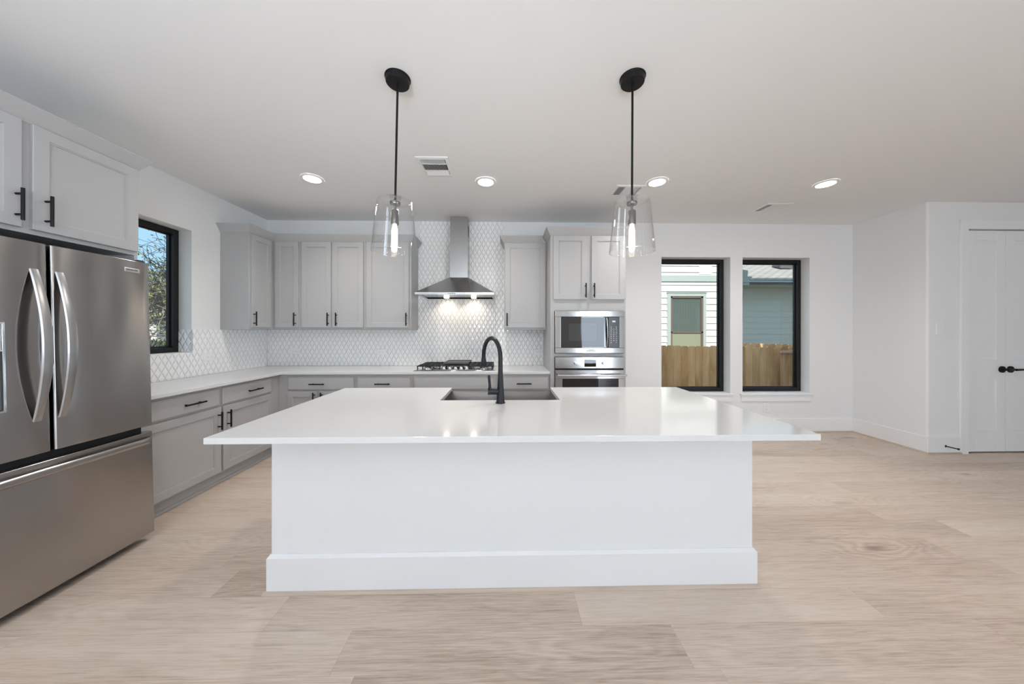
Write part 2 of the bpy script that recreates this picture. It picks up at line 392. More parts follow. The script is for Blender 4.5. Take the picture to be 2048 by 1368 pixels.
struct(m.build('trim_4', M_SHOE, smooth=True), 'oak shoe moulding along the right wall baseboard', 'trim')
m = quarter(MB(), (XW - BT, YR - BT, 0), (5.026, YR - BT, 0), (0, -1, 0))
struct(m.build('trim_5', M_SHOE, smooth=True), 'oak shoe moulding beside the double door', 'trim')

# windows
def window(name, fr, u0, u1, z0, z1, label, stool):
    k = 0.12                                    # depth of the plaster reveal
    e = struct(empty(name, fr((u0 + u1) / 2, -k, z0), label, 'window'), label, 'window')
    fw = 0.05
    g = 0.003
    m = MB()
    for a in ((u0 + g, u0 + fw, z0 + g, z1 - g), (u1 - fw, u1 - g, z0 + g, z1 - g), (u0 + fw, u1 - fw, z0 + g, z0 + fw), (u0 + fw, u1 - fw, z1 - fw, z1 - g)):
        m.box(a[0], a[1], -k - 0.075, -k, a[2], a[3], fr)
    m.build('frame', M_WFRAME, e, bevel=0.003)
    m = MB(); b = 0.012
    for a in ((u0 + fw, u0 + fw + b, z0 + fw, z1 - fw), (u1 - fw - b, u1 - fw, z0 + fw, z1 - fw), (u0 + fw + b, u1 - fw - b, z0 + fw, z0 + fw + b), (u0 + fw + b, u1 - fw - b, z1 - fw - b, z1 - fw)):
        m.box(a[0], a[1], -k - 0.06, -k - 0.035, a[2], a[3], fr)
    m.build('glazing_bead', M_WFRAME, e)
    MB().box(u0 + fw, u1 - fw, -k - 0.052, -k - 0.046, z0 + fw, z1 - fw, fr).build('pane', M_PANE, e)
    if stool:
        MB().box(u0 - 0.04, u1 + 0.035, 0.001, 0.032, z0 - 0.022, z0 - 0.001, fr).build('stool', M_TRIM, e, bevel=0.005)
        MB().box(u0 - 0.022, u1 + 0.018, 0.001, 0.015, z0 - 0.108, z0 - 0.022, fr).build('apron', M_TRIM, e, bevel=0.003)
    return e
FB, FL = Fr('B', YB), Fr('L', XL)
window('window_1', FL, LWY0, LWY1, LWZ0, LWZ1, 'black framed window above the left counter, trees outside', False)
window('window_2', FB, *WINB[0], WZ0, WZ1, 'left of the two tall black framed windows in the back wall', True)
window('window_3', FB, *WINB[1], WZ0, WZ1, 'right of the two tall black framed windows in the back wall', True)

# double door on the right
FD = Fr('B', YR)
m = MB()
cw = 0.086
m.box(DX0 - cw, DX0, 0.001, 0.02, 0, DZ + 0.098, FD); m.box(DX1, DX1 + cw, 0.001, 0.02, 0, DZ + 0.098, FD); m.box(DX0, DX1, 0.001, 0.02, DZ, DZ + 0.098, FD)
m.box(DX0 - 0.001, DX0 + 0.004, -0.12, 0.0, 0, DZ, FD); m.box(DX1 - 0.004, DX1 + 0.001, -0.12, 0, 0, DZ, FD)
struct(m.build('trim_6', M_TRIM, bevel=0.002), 'flat white casing round the double door', 'trim')
def leaf(name, x0, x1, hx, hdir, hl, label, hinge_x):
    d = struct(empty(name, (x0, YR + 0.03, 0.012), label, 'door'), label, 'door')
    z0, z1, t = 0.014, DZ - 0.010, 0.035
    fr = Fr('B', YR + t + 0.004)
    # slab with two sunk panels
    m = MB(); m.box(x0, x1, 0, t - 0.012, z0, z1, fr)
    st = 0.105
    P = [(0.248, 0.842), (1.03, 2.368)]
    for a in ((x0, x0 + st, z0, z1), (x1 - st, x1, z0, z1), (x0 + st, x1 - st, z0, P[0][0]), (x0 + st, x1 - st, P[0][1], P[1][0]), (x0 + st, x1 - st, P[1][1], z1)):
        m.box(a[0], a[1], t - 0.012, t, a[2], a[3], fr)
    m.build('slab', M_TRIM, d, bevel=0.0025)
    if hinge_x is not None:
        for z in (0.317, 0.972, 1.611):
            MB().cyl(fr(hinge_x, t + 0.003, z - 0.05), fr(hinge_x, t + 0.003, z + 0.05), 0.007, seg=10).build('hinge', M_TRIM, d, smooth=True)
    n0 = t + 0.001
    m = MB().cyl(fr(hx, n0, 0.93), fr(hx, n0 + 0.012, 0.93), 0.036, seg=28)
    m.cyl(fr(hx, n0 + 0.012, 0.93), fr(hx, n0 + 0.05, 0.93), 0.012, seg=14)
    pts = [fr(hx + hdir * hl * q, n0 + 0.05 - 0.012 * q * q, 0.93 + 0.002 * math.sin(q * 3)) for q in (-0.06, 0.1, 0.3, 0.5, 0.75, 1.0)]
    m.tube(pts, [0.012, 0.0115, 0.0105, 0.010, 0.0095, 0.009], 12)
    m.build('lever_handle', M_BLACK, d, smooth=True)
xm = (DX0 + DX1) / 2
leaf('door_1', DX0 + 0.006, xm - 0.002, xm - 0.05, 1, 0.085, 'left leaf of the white panelled double door', DX0 + 0.004)
leaf('door_2', xm + 0.002, DX1 - 0.006, xm + 0.046, 1, 0.19, 'right leaf of the white panelled double door', None)
struct(MB().box(DX0 - 0.1, DX1 + 0.1, YR + 0.165, YR + 0.2, 0, DZ + 0.1).build('closet_black_panel', M_DARKGAP), 'black panel standing in for the unlit closet behind the double door', 'wall')  # black sheet paints in the closet's darkness behind the door gaps

# tiled backsplash: individual pillowed diamonds clipped to each rectangle
TW, TH = 0.0585, 0.1085
def tiles(mb, fr, u0, u1, z0, z1, n0=0.001, ph=0.0):
    g = 0.0014
    i0, i1 = int((u0 - ph) / (TW / 2)) - 2, int((u1 - ph) / (TW / 2)) + 2
    j0, j1 = int(z0 / (TH / 2)) - 2, int(z1 / (TH / 2)) + 2
    bm = bmesh.new(); uv = {}
    for i in range(i0, i1 + 1):
        for j in range(j0, j1 + 1):
            if (i + j) % 2: continue
            cu, cz = ph + i * TW / 2, j * TH / 2
            if cu < u0 - TW / 2 or cu > u1 + TW / 2 or cz < z0 - TH / 2 or cz > z1 + TH / 2: continue
            tx, tz = random.gauss(0, 0.010), random.gauss(0, 0.010)
            rings = []
            for s, n in ((1.0, 0.0), (1.0, 0.0045), (0.86, 0.0072), (0.45, 0.0080)):
                hw, hh = (TW / 2 - g * 1.1) * s, (TH / 2 - g * 2.0) * s
                pts = []
                for (a, b) in ((0, -1), (0.42, -0.50), (1, 0), (0.42, 0.50), (0, 1), (-0.42, 0.50), (-1, 0), (-0.42, -0.50)):
                    pts.append((cu + a * hw, n0 + n + (a * hw * tx + b * hh * tz if n > 0 else 0), cz + b * hh))
                rings.append([bm.verts.new(p) for p in pts])
            for a, b in zip(rings, rings[1:]):
                for k in range(8): bm.faces.new((a[k], a[(k + 1) % 8], b[(k + 1) % 8], b[k]))
            bm.faces.new(rings[-1])
    for co, no in (((u0, 0, 0), (-1, 0, 0)), ((u1, 0, 0), (1, 0, 0)), ((0, 0, z0), (0, 0, -1)), ((0, 0, z1), (0, 0, 1))):
        bmesh.ops.bisect_plane(bm, geom=bm.verts[:] + bm.edges[:] + bm.faces[:], plane_co=co, plane_no=no, clear_outer=True)
    bm.verts.index_update()
    k = len(mb.v)
    mb.v += [fr(*v.co) for v in bm.verts]
    mb.f += [tuple(k + v.index for v in f.verts) for f in bm.faces]
    bm.free()
HX0, HX1 = -1.142, -0.021                      # the tiled strip behind the hood
mt, mg = MB(), MB()
for a in ((XL + 0.012, HX0, 0.901, 1.366), (HX0, HX1, 0.901, H - 0.001), (HX1, 0.497, 0.901, 1.366)):
    tiles(mt, FB, *a); mg.box(a[0], a[1], 0.0005, 0.0035, a[2], a[3], FB)
mt.build('tile', M_TILE, wall_back, smooth=True, label='glossy white diamond tile'); mg.build('grout', M_GROUT, wall_back, label='pale grout behind the tile')
mt, mg = MB(), MB()
for a in ((2.12, YB - 0.001, 0.901, LWZ0 - 0.003), (LWY1 + 0.002, YB - 0.001, LWZ0 - 0.003, 1.366)):
    tiles(mt, FL, *a); mg.box(a[0], a[1], 0.0005, 0.0035, a[2], a[3], FL)
FJ = lambda u, n, z: (XL - u, LWY1 - n, z)
tiles(mt, FJ, 0.0, 0.118, LWZ0 + 0.002, 1.366); mg.loops([[FJ(u, n, z) for u, z in ((0, LWZ0 + .002), (.118, LWZ0 + .002), (.118, 1.366), (0, 1.366))] for n in (.0005, .0035)])
mt.build('tile', M_TILE, wall_left, smooth=True, label='glossy white diamond tile'); mg.build('grout', M_GROUT, wall_left, label='pale grout behind the tile')

# ------------------------------------------------------------------ cabinets
def shaker(mb, fr, u0, u1, z0, z1, n0, t=0.019, fw=0.057):
    mb.rings(u0, u1, z0, z1, [(0, n0), (0, n0 + t - .002), (.002, n0 + t), (fw, n0 + t), (fw + .001, n0 + t - .004), (fw + .007, n0 + t - .005), (fw + .008, n0 + t - .010)], fr)
    return mb
def slab(mb, fr, u0, u1, z0, z1, n0, t=0.019):
    mb.rings(u0, u1, z0, z1, [(0, n0), (0, n0 + t - .007), (.004, n0 + t - .006), (.011, n0 + t)], fr); return mb
def pull(fr, u, z, n0, length, vert, parent):
    m = MB(); h = length / 2; o = 0.034; e = h - 0.028; r = 0.0068
    q = (lambda s: (u, z + s)) if vert else (lambda s: (u + s, z))
    a, b = q(-h), q(h)
    m.cyl(fr(a[0], n0 + o, a[1]), fr(b[0], n0 + o, b[1]), r, seg=12)
    for s in (-e, e):
        a = q(s); m.cyl(fr(a[0], n0, a[1]), fr(a[0], n0 + o, a[1]), 0.0055, seg=10)
    return m.build('handle', M_BLACK, parent, smooth=True, label='matte black bar handle')
def crown(mb, path, out=0.05, z0=2.420, z1=2.505):
    """path: plan points; the profile leans out to the left of the walking direction"""
    prof = [(0.0005, z0), (0.004, z0), (0.010, z0 + 0.012), (out - .004, z1 - 0.014), (out, z1 - 0.008), (out, z1), (0.0005, z1)]
    P = [Vector((a, b)) for a, b in path]; L = []
    for i, p in enumerate(P):
        ds = []
        if i > 0: ds.append((P[i] - P[i - 1]).normalized())
        if i < len(P) - 1: ds.append((P[i + 1] - P[i]).normalized())
        ns = [Vector((-d.y, d.x)) for d in ds]
        nn = ns[0] if len(ns) == 1 else (ns[0] + ns[1]) / (1 + ns[0].dot(ns[1]))
        L.append([(p.x + nn.x * o, p.y + nn.y * o, z) for o, z in prof])
    return mb.loops(L)
UZ0, UZ1 = 1.367, 2.434
def door(fr, u0, u1, z0, z1, n0, parent, hu=None, hz=None, hl=0.155, vert=True):
    d = shaker(MB(), fr, u0, u1, z0, z1, n0 + .0005).build('door', M_CAB, parent)
    if hu is not None: pull(fr, hu, hz, n0 + .0195, hl, vert, d)
def drawer(fr, u0, u1, z0, z1, n0, parent, hu=None, hz=None, hl=0.165):
    d = slab(MB(), fr, u0, u1, z0, z1, n0 + .0005).build('drawer_front', M_CAB, parent)
    if hu is not None: pull(fr, hu, hz, n0 + .0195, hl, False, d)

YU = YB - 0.304                                  # face of the back run of wall cabinets
# wall cabinet on the left wall
xu = XL + 0.304
e = empty('wall_cabinet', (XL + .15, 3.73, UZ0), 'tall grey wall cabinet on the left wall beside the window, side panel showing', 'cabinet', None)
MB().box(XL + .001, xu, 3.411, YU - .001, UZ0, UZ1).build('body', M_CAB, e, bevel=0.0015)
door(Fr('L', xu), 3.432, 3.715, 1.393, 2.414, 0, e, 3.450, 1.487)
crown(MB(), [(xu, YU), (xu, 3.411), (XL + .002, 3.411)][::-1][::-1]).build('crown_moulding', M_CAB, e)
# three wall cabinets left of the hood
def wallcab(x0, x1, doors, label, cr):
    e = empty('wall_cabinet', ((x0 + x1) / 2, YU + .15, UZ0), label, 'cabinet')
    MB().box(x0 + .0006, x1 - .0006, YU, YB - .001, UZ0, UZ1).build('body', M_CAB, e, bevel=0.0015)
    for a, b, h in doors: door(Fr('B', YU), a, b, 1.393, 2.418, 0, e, h, 1.492)
    crown(MB(), cr).build('crown_moulding', M_CAB, e)
wallcab(XL + .002, -2.463, [(-2.757, -2.482, -2.511)], 'narrow single door grey wall cabinet in the corner of the back wall', [(-2.464, YU), (xu + .0005, YU)])
wallcab(-2.463, -1.692, [(-2.445, -2.096, -2.121), (-2.077, -1.711, -2.022)], 'two door grey wall cabinet in the back wall run', [(-1.693, YU), (-2.4635, YU)])
wallcab(-1.692, -1.142, [(-1.673, -1.168, -1.192)], 'wide single door grey wall cabinet left of the range hood', [(-1.142, YB - .009), (-1.142, YU), (-1.6925, YU)])
OX0, OX1, OY = 0.498, 1.345, 3.442
wallcab(-0.021, OX0, [(-0.006, 0.483, 0.016)], 'single door grey wall cabinet between hood and oven tower', [(OX0 - .051, YU), (-0.021, YU), (-0.021, YB - .009)])

# cabinet over the fridge
FZ = Fr('L', -2.461)
e = empty('overfridge_cabinet', (-2.77, 1.61, 1.852), 'two door grey wall cabinet hanging over the refrigerator', 'cabinet')
MB().box(XL + .001, -2.461, 1.105, 2.118, 1.852, UZ1).build('body', M_CAB, e, bevel=0.0015)
MB().box(XL + .001, -2.462, 2.100, 2.118, 0, 1.8515).build('end_panel', M_CAB, e)
door(FZ, 1.648, 2.108, 1.876, 2.420, 0, e, 1.692, 1.985, 0.16)
door(FZ, 1.125, 1.612, 1.876, 2.420, 0, e, 1.592, 1.985, 0.16)
crown(MB(), [(-2.461, 1.105), (-2.461, 2.118), (XL + .002, 2.118)][::-1]).build('crown_moulding', M_CAB, e)

# base cabinets: left run
XB, BZ1 = -2.511, 0.872
FBL = Fr('L', XB)
e = empty('base_cabinet', (-2.8, 2.8, 0), 'grey base cabinet with two drawers and two doors on the left wall', 'cabinet')
MB().box(XL + .001, XB, 2.13, YB - .001, 0.10, BZ1).build('body', M_CAB, e, bevel=0.0015)
MB().box(XL + .02, -2.562, 2.14, 3.5, 0.0, 0.1).build('toe_kick', M_CAB, e)
quarter(MB(), (-2.562, 2.14, 0), (-2.562, 3.49, 0), (1, 0, 0), 0.018).build('shoe_moulding', M_CAB, e, smooth=True)
drawer(FBL, 2.150, 2.752, 0.700, 0.848, 0, e, 2.512, 0.774)
drawer(FBL, 2.782, 3.352, 0.700, 0.848, 0, e, 3.106, 0.774)
door(FBL, 2.150, 2.765, 0.118, 0.685, 0, e, 2.733, 0.572)
door(FBL, 2.786, 3.352, 0.118, 0.685, 0, e, 2.822, 0.572)
# base cabinets: back run
YF = 3.471
FBB = Fr('B', YF)
def basecab(x0, x1, fronts, label):
    e = empty('base_cabinet', ((x0 + x1) / 2, 3.77, 0), label, 'cabinet')
    MB().box(x0 + .0006, x1 - .0006, YF, YB - .001, 0.10, BZ1).build('body', M_CAB, e, bevel=0.0015)
    MB().box(x0 + .0006, x1 - .0006, YF + .06, YB - .02, 0, 0.1).build('toe_kick', M_CAB, e)
    for kind, a, b, hu in fronts:
        if kind == 'r': drawer(FBB, a, b, 0.700, 0.843, 0, e, hu, 0.769)
        else: door(FBB, a, b, 0.118, 0.685, 0, e, hu, 0.600)
basecab(XB + .001, -1.662, [('r', -2.402, -1.682, -2.067), ('d', -2.402, -2.080, -2.104), ('d', -2.047, -1.682, -2.022)], 'grey base cabinet in the corner of the back run, one wide drawer')
basecab(-1.662, -1.037, [('r', -1.643, -1.057, -1.356), ('d', -1.643, -1.057, -1.085)], 'grey base cabinet with single drawer just left of the cooktop cabinet')
basecab(-1.037, -0.106, [('r', -1.017, -0.131, None), ('d', -1.017, -0.58, -0.61), ('d', -0.566, -0.131, -0.53)], 'grey base cabinet under the cooktop with a blank front')
basecab(-0.106, OX0, [('r', -0.081, 0.484, 0.204), ('d', -0.081, 0.484, -0.05)], 'grey base cabinet between cooktop and oven tower')

# countertop, one L shaped slab
ZC, CT = 0.900, 0.027
poly = [(XL + .010, 2.119), (-2.459, 2.119), (-2.459, 3.440), (OX0 - .001, 3.440), (OX0 - .001, YB - .010), (XL + .010, YB - .010)]
o = MB().prism(poly, ZC - CT, ZC).build('kitchen_countertop', M_QUARTZ, bevel=0.002)
tag(o, 'white quartz L shaped countertop along the left and back walls', 'countertop')

# tall oven cabinet
e = empty('oven_cabinet', ((OX0 + OX1) / 2, OY + .3, 0), 'tall grey cabinet housing the microwave and wall oven', 'cabinet')
m = MB(); yb = YB - .001
m.box(OX0, OX0 + .046, OY, OY + .02, .1, UZ1); m.box(OX1 - .023, OX1, OY, OY + .02, .1, UZ1)
m.box(OX0, OX0 + .018, OY + .02, yb, 0, UZ1); m.box(OX1 - .018, OX1, OY + .02, yb, 0, UZ1)
for z0, z1 in ((.1, .235), (1.067, 1.104), (1.579, UZ1)): m.box(OX0 + .046, OX1 - .023, OY, OY + .02, z0, z1)
m.box(OX0 + .018, OX1 - .018, yb - .01, yb, 0, UZ1)
for z in (.22, 1.078, 1.60, UZ1 - .02): m.box(OX0 + .018, OX1 - .018, OY + .02, yb - .01, z, z + .018)
m.build('body', M_CAB, e, bevel=0.001)
FO = Fr('B', OY)
door(FO, 0.530, 0.905, 1.705, 2.414, 0, e, 0.885, 1.803, 0.16)
door(FO, 0.955, 1.330, 1.705, 2.414, 0, e, 0.979, 1.803, 0.16)
MB().box(OX0 + .02, OX1 - .02, OY + .06, OY + .08, 0, .1).build('toe_kick', M_CAB, e)
crown(MB(), [(OX1, YB - .002), (OX1, OY), (OX0, OY), (OX0, YU - .0005)]).build('crown_moulding', M_CAB, e)

# ------------------------------------------------------------------ microwave and wall oven
e = empty('microwave', (0.933, 3.42, 1.107), 'built-in stainless microwave with black glass door above the oven', 'microwave')
MB().box(0.60, 1.27, OY + .022, OY + .42, 1.15, 1.53).build('body', M_DKGREY, e)
x0, x1, z0, z1 = 0.547, 1.319, 1.108, 1.576
gx0, gx1, gz0, gz1 = 0.612, 1.262, 1.168, 1.512
m = MB(); n0, n1 = .0008, .030
for a in ((x0, x1, z0, gz0), (x0, x1, gz1, z1), (x0, gx0, gz0, gz1), (gx1, x1, gz0, gz1)): m.box(a[0], a[1], n0, n1, a[2], a[3], FO)
m.build('trim_frame', M_STEEL, e, bevel=0.003)
cx = 1.140
d = MB().box(gx0 + .002, cx - .002, n0, n1 - .004, gz0 + .002, gz1 - .002, FO).build('door', M_MWGLASS, e, bevel=0.002, label='dark glass door')
m = MB(); bo = .007
for a in ((gx0 + .002, cx - .04, gz0 + .002, gz0 + bo), (gx0 + .002, cx - .04, gz1 - bo, gz1 - .002), (gx0 + .002, gx0 + bo, gz0 + bo, gz1 - bo), (cx - .048, cx - .002, gz0 + .002, gz1 - .002)):
    m.box(a[0], a[1], n1 - .0045, n1 - .0036, a[2], a[3], FO)
m.build('window_border', M_BLKGLASS, d)
MB().box(gx0 + .088, cx - .135, n1 - .0045, n1 - .0036, gz0 + .075, gz1 - .075, FO).build('inner_window', M_GLASSIN, d)
pts = [FO(cx - .020 + .005 * math.sin(PI * q), n1 + .004 + .016 * math.sin(PI * q), gz0 + .01 + (gz1 - gz0 - .02) * q) for q in [i / 12 for i in range(13)]]
MB().tube(pts, 0.0055, 8).build('handle', M_CHROME, d, smooth=True)
p = MB().box(cx + .002, gx1 - .002, n0, n1 - .004, gz0 + .002, gz1 - .002, FO).build('control_panel', M_SCREEN, e, bevel=0.002, label='dark control panel')
m = MB()
for r_ in range(9):
    for c_ in range(3):
        if r_ in (0, 8) and c_ == 1: continue
        u = cx + .032 + c_ * .029; z = gz1 - .115 - r_ * .0215
        m.box(u - .007, u + .007, n1 - .004, n1 - .0032, z - .003, z + .003, FO)
m.build('key_print', M_MARK, p)
m = MB()
for k, u in enumerate((cx + .046, cx + .058, cx + .070)):
    for (a, b, c, dd) in ((0, .008, .014, .017), (.006, .008, 0, .016), (0, .002, .008, .016)): m.box(u + a, u + b, n1 - .004, n1 - .0032, gz1 - .062 + c, gz1 - .062 + dd, FO)
m.build('clock_digits', M_DIGIT, p)
b = MB().box(0.891, 1.002, n1, n1 + .0012, 1.122, 1.154, FO).build('badge', M_BADGE, e)
yy = OY - n1 - .0014
text('badge_lettering', 'FRIGIDAIRE', 0.012, M_INK, MB_BACK(0.9465, yy, 1.1445), b, 0.062)
text('badge_lettering', 'PROFESSIONAL', 0.016, M_INK, MB_BACK(0.9465, yy, 1.1315), b, 0.096)

e = empty('wall_oven', (0.933, 3.42, 0.25), 'built-in stainless wall oven with two knobs under the microwave', 'oven')
MB().box(0.57, 1.30, OY + .022, OY + .52, .27, 1.04).build('body', M_DKGREY, e)
p = MB().box(x0, x1, n0, n1, .939, 1.065, FO).build('control_panel', M_STEEL, e, bevel=0.003)
MB().box(x0 + .004, x1 - .004, n0, n1 - .012, .924, .939, FO).build('vent_gap', M_DARKGAP, e)
MB().box(0.872, 1.003, n1, n1 + .002, .957, 1.038, FO).build('display', M_BLKGLASS, p, bevel=0.001)
m = MB()
for u in (0.915, 0.927, 0.943, 0.955): m.box(u, u + .008, n1 + .002, n1 + .0026, .995, 1.003, FO)
m.build('display_print', M_MARK, p)
for u in (0.781, 1.093):
    m = MB().cyl(FO(u, n1, .999), FO(u, n1 + .006, .999), .030, .029, 28)
    m.cyl(FO(u, n1 + .006, .999), FO(u, n1 + .032, .999), .024, .021, 28); m.box(u - .004, u + .004, n1 + .03, n1 + .037, .979, 1.019, FO)
    m.build('knob', M_CHROME, p, smooth=True, bevel=0.001)
dx0, dx1, dz0, dz1 = 0.628, 1.253, .38, .824
m = MB()
for a in ((x0, x1, .245, dz0), (x0, x1, dz1, .921), (x0, dx0, dz0, dz1), (dx1, x1, dz0, dz1)): m.box(a[0], a[1], n0, n1, a[2], a[3], FO)
d = m.build('door', M_STEEL, e, bevel=0.003)
MB().box(dx0, dx1, n0, n1 - .003, dz0, dz1, FO).build('door_window', M_BLKGLASS, d)
m = MB().cyl(FO(0.566, n1 + .050, .868), FO(1.327, n1 + .050, .868), .0125, seg=18)
for u in (0.59, 1.30): m.cyl(FO(u, n1, .868), FO(u, n1 + .05, .868), .010, seg=14)
m.build('handle', M_CHROME, d, smooth=True)

# ------------------------------------------------------------------ range hood
hx0, hx1, hy0 = -1.043, -0.137, 3.571
cx0, cx1, cy0 = -0.700, -0.476, 3.890
yb = YB - .010
e = empty('range_hood', (-0.59, 3.9, 1.773), 'stainless chimney range hood on the tiled wall above the cooktop', 'range hood')
m = MB(); rz0, rz1, pz = 1.773, 1.799, 2.022
L = [[(hx0, hy0, rz1), (hx1, hy0, rz1), (hx1, yb, rz1), (hx0, yb, rz1)], [(cx0 - .006, cy0 - .006, pz), (cx1 + .006, cy0 - .006, pz), (cx1 + .006, yb, pz), (cx0 - .006, yb, pz)]]
m.loops(L); m.build('canopy', M_HOOD, e)
m = MB().loops([[(hx0 + i, hy0 + i, z), (hx1 - i, hy0 + i, z), (hx1 - i, yb, z), (hx0 + i, yb, z)] for i, z in ((.0, rz1), (0, rz0), (.03, rz0), (.034, rz0 + .012))], cap0=False)
m.build('rim', M_STEEL, e)
MB().box(cx0, cx1, cy0, yb, pz, 2.464).build('lower_chimney', M_HOOD, e, bevel=.0015)
MB().box(cx0 + .003, cx1 - .003, cy0 + .003, yb, 2.464, H - .001).build('upper_chimney', M_HOOD, e, bevel=.0015)
m = MB()
for k in range(5): m.box(cx1 - .0035, cx1 - .001, cy0 + .05, cy0 + .13, 2.56 + k * .03, 2.572 + k * .03)
m.build('vent_slots', M_DARKGAP, e)
m = MB()
for k in range(5): m.cyl((-0.66 + k * .018, hy0 + .001, 1.786), (-0.66 + k * .018, hy0 - .003, 1.786), .005, seg=10)
m.build('button', M_DARKGAP, e)
for u in (-0.747, -0.405):
    MB().cyl((u, 3.93, rz0 + .008), (u, 3.93, rz0 - .004), .032, seg=24).build('lamp', M_HOODLED, e, smooth=True, label='lit warm lamp')
    lamp('hood_lamp_light', 'SPOT', (u, 3.93, rz0 - .012), 2.8, (1, .82, .62), (0.42, 0, 0), spot_size=2.3, spot_blend=0.8, shadow_soft_size=0.03)

# ------------------------------------------------------------------ gas cooktop
kx0, kx1, ky0, ky1 = -1.038, -0.120, 3.490, 4.010
e = empty('gas_cooktop', (-.58, 3.75, ZC), 'stainless gas cooktop with black grates and griddle under the range hood', 'cooktop')
m = MB().loops([[(kx0 + i, ky0 + i, z), (kx1 - i, ky0 + i, z), (kx1 - i, ky1 - i, z), (kx0 + i, ky1 - i, z)] for i, z in ((0, ZC + .0005), (0, ZC + .004), (.012, ZC + .011), (.03, ZC + .012))])
m.build('plate', M_STEEL, e)
poly = [(-0.79, ky0 + .012), (-0.36, ky0 + .012), (-0.40, ky0 + .10), (-0.75, ky0 + .10)]
MB().loops([[(a, b, ZC + .0115) for a, b in poly], [(a * .97 + -.575 * .03, b, ZC + .017) for a, b in poly]]).build('knob_console', M_STEEL, e, bevel=.001)
for u in (-0.705, -0.637, -0.571, -0.507, -0.443):
    y = ky0 + .05
    m = MB().lathe([(.026, 0), (.026, .005), (.021, .008), (.020, .026), (.017, .030)], (u, y, ZC + .0172), 24)
    m.box(u - .004, u + .004, y - .02, y + .02, ZC + .045, ZC + .052)
    m.build('knob', M_CHROME, e, smooth=True)
bz = ZC + .012
for (u, y, rr) in ((-.905, 3.63, .035), (-.905, 3.86, .045), (-.575, 3.79, .058), (-.255, 3.63, .045), (-.255, 3.86, .035)):
    b = MB().lathe([(rr + .018, 0), (rr + .012, .008), (rr, .010), (rr, .020)], (u, y, bz), 28).build('burner', M_CHROME, e, smooth=True)
    MB().lathe([(rr + .004, .020), (rr + .004, .026), (rr - .006, .029)], (u, y, bz), 28).build('burner_cap', M_IRON, b, smooth=True)
def grate(x0, x1, y0, y1):
    m = MB(); z = ZC + .052; h = .006
    for a in ((x0, x1, y0, y0 + .012), (x0, x1, y1 - .012, y1), (x0, x0 + .012, y0, y1), (x1 - .012, x1, y0, y1)): m.box(a[0], a[1], a[2], a[3], z - h, z + h)
    ym = (y0 + y1) / 2; xm_ = (x0 + x1) / 2
    m.box(x0, x1, ym - .006, ym + .006, z - h, z + h)
    for k in (1, 2, 3):
        xx = x0 + (x1 - x0) * k / 4; m.box(xx - .005, xx + .005, y0, y1, z - h, z + h + .004)
    for yy in ((y0 + ym) / 2, (ym + y1) / 2): m.box(x0, x1, yy - .005, yy + .005, z - h, z + h + .004)
    for a in (x0, x1 - .012):
        for b in (y0, y1 - .012, ym - .006): m.box(a, a + .012, b, b + .012, ZC + .0125, z)
    m.build('grate', M_IRON, e, bevel=.002)
grate(kx0 + .03, -0.745, ky0 + .045, ky1 - .03)
grate(-0.735, -0.425, ky0 + .115, ky1 - .03)
grate(-0.415, kx1 - .03, ky0 + .045, ky1 - .03)
m = MB(); gx0, gx1, gy0, gy1, gz = -.725, -.435, ky0 + .12, ky1 - .045, ZC + .0635
m.loops([[(gx0 + i, gy0 + i, z), (gx1 - i, gy0 + i, z), (gx1 - i, gy1 - i, z), (gx0 + i, gy1 - i, z)] for i, z in ((.01, gz), (0, gz + .006), (0, gz + .022), (.010, gz + .022), (.014, gz + .012))])
g_ = m.build('griddle', M_GRIDDLE, e, label='flat dark griddle plate')

# ------------------------------------------------------------------ refrigerator (leans back a touch)
LEAN = 0.0238
fx = -2.292
e = empty('refrigerator', (fx, 1.63, 0), 'stainless french door refrigerator with curved handles at the left edge', 'refrigerator')
FF = Fr('L', fx)
y0, ym, y1 = 1.185, 1.6285, 2.0725
MB().box(y0 + .012, y1 - .012, -.745, -.075, .065, 1.775, FF).build('body', M_DKGREY, e, bevel=.004, label='dark grey cabinet body')
MB().box(y0 + .02, y1 - .02, -.075, -.052, .07, 1.77, FF).build('door_seal', M_DARKGAP, e)
def fdoor(a, b, z0, z1, name='door'):
    m = MB(); r = .010
    pr = [(a, -.051), (a, -r)] + [(a + r - r * math.cos(q), -r + r * math.sin(q)) for q in (PI / 8, PI / 4, 3 * PI / 8)] + [(a + r + (b - a - 2 * r) * q / 12, .007 * (1 - (q / 6 - 1) ** 2)) for q in range(13)] + [(b - r + r * math.sin(q), -r + r * math.cos(q)) for q in (PI / 8, PI / 4, 3 * PI / 8)] + [(b, -r), (b, -.051)]
    m.loops([[FF(u, n, z) for u, n in pr] for z in (z0, z1)])
    return m.build(name, M_FRIDGE, e, smooth=True, bevel=.002)
dl = fdoor(y0, ym - .0065, .742, 1.792); dr = fdoor(ym + .006, y1, .742, 1.792); dw = fdoor(y0, y1, .048, .700, 'drawer')
def bow(y, parent):
    L = []; z0, z1 = .905, 1.658; N = 30
    for i in range(N + 1):
        t = i / N; z = z0 + (z1 - z0) * t; s = math.sin(PI * t)
        o = .005 + .062 * s ** 0.9; hw = .016 + .004 * s; th = .009 + .003 * s
        c = .004
        L.append([FF(y - hw, o - th + c, z), FF(y - hw, o - c, z), FF(y - hw + c, o + 0.001, z), FF(y, o + .003, z), FF(y + hw - c, o + .001, z), FF(y + hw, o - c, z), FF(y + hw, o - th + c, z), FF(y, o - th, z)])
    MB().loops(L).build('handle', M_HANDLE, parent, smooth=True, label='bowed stainless handle')
bow(1.574, dl); bow(1.662, dr)
L = []
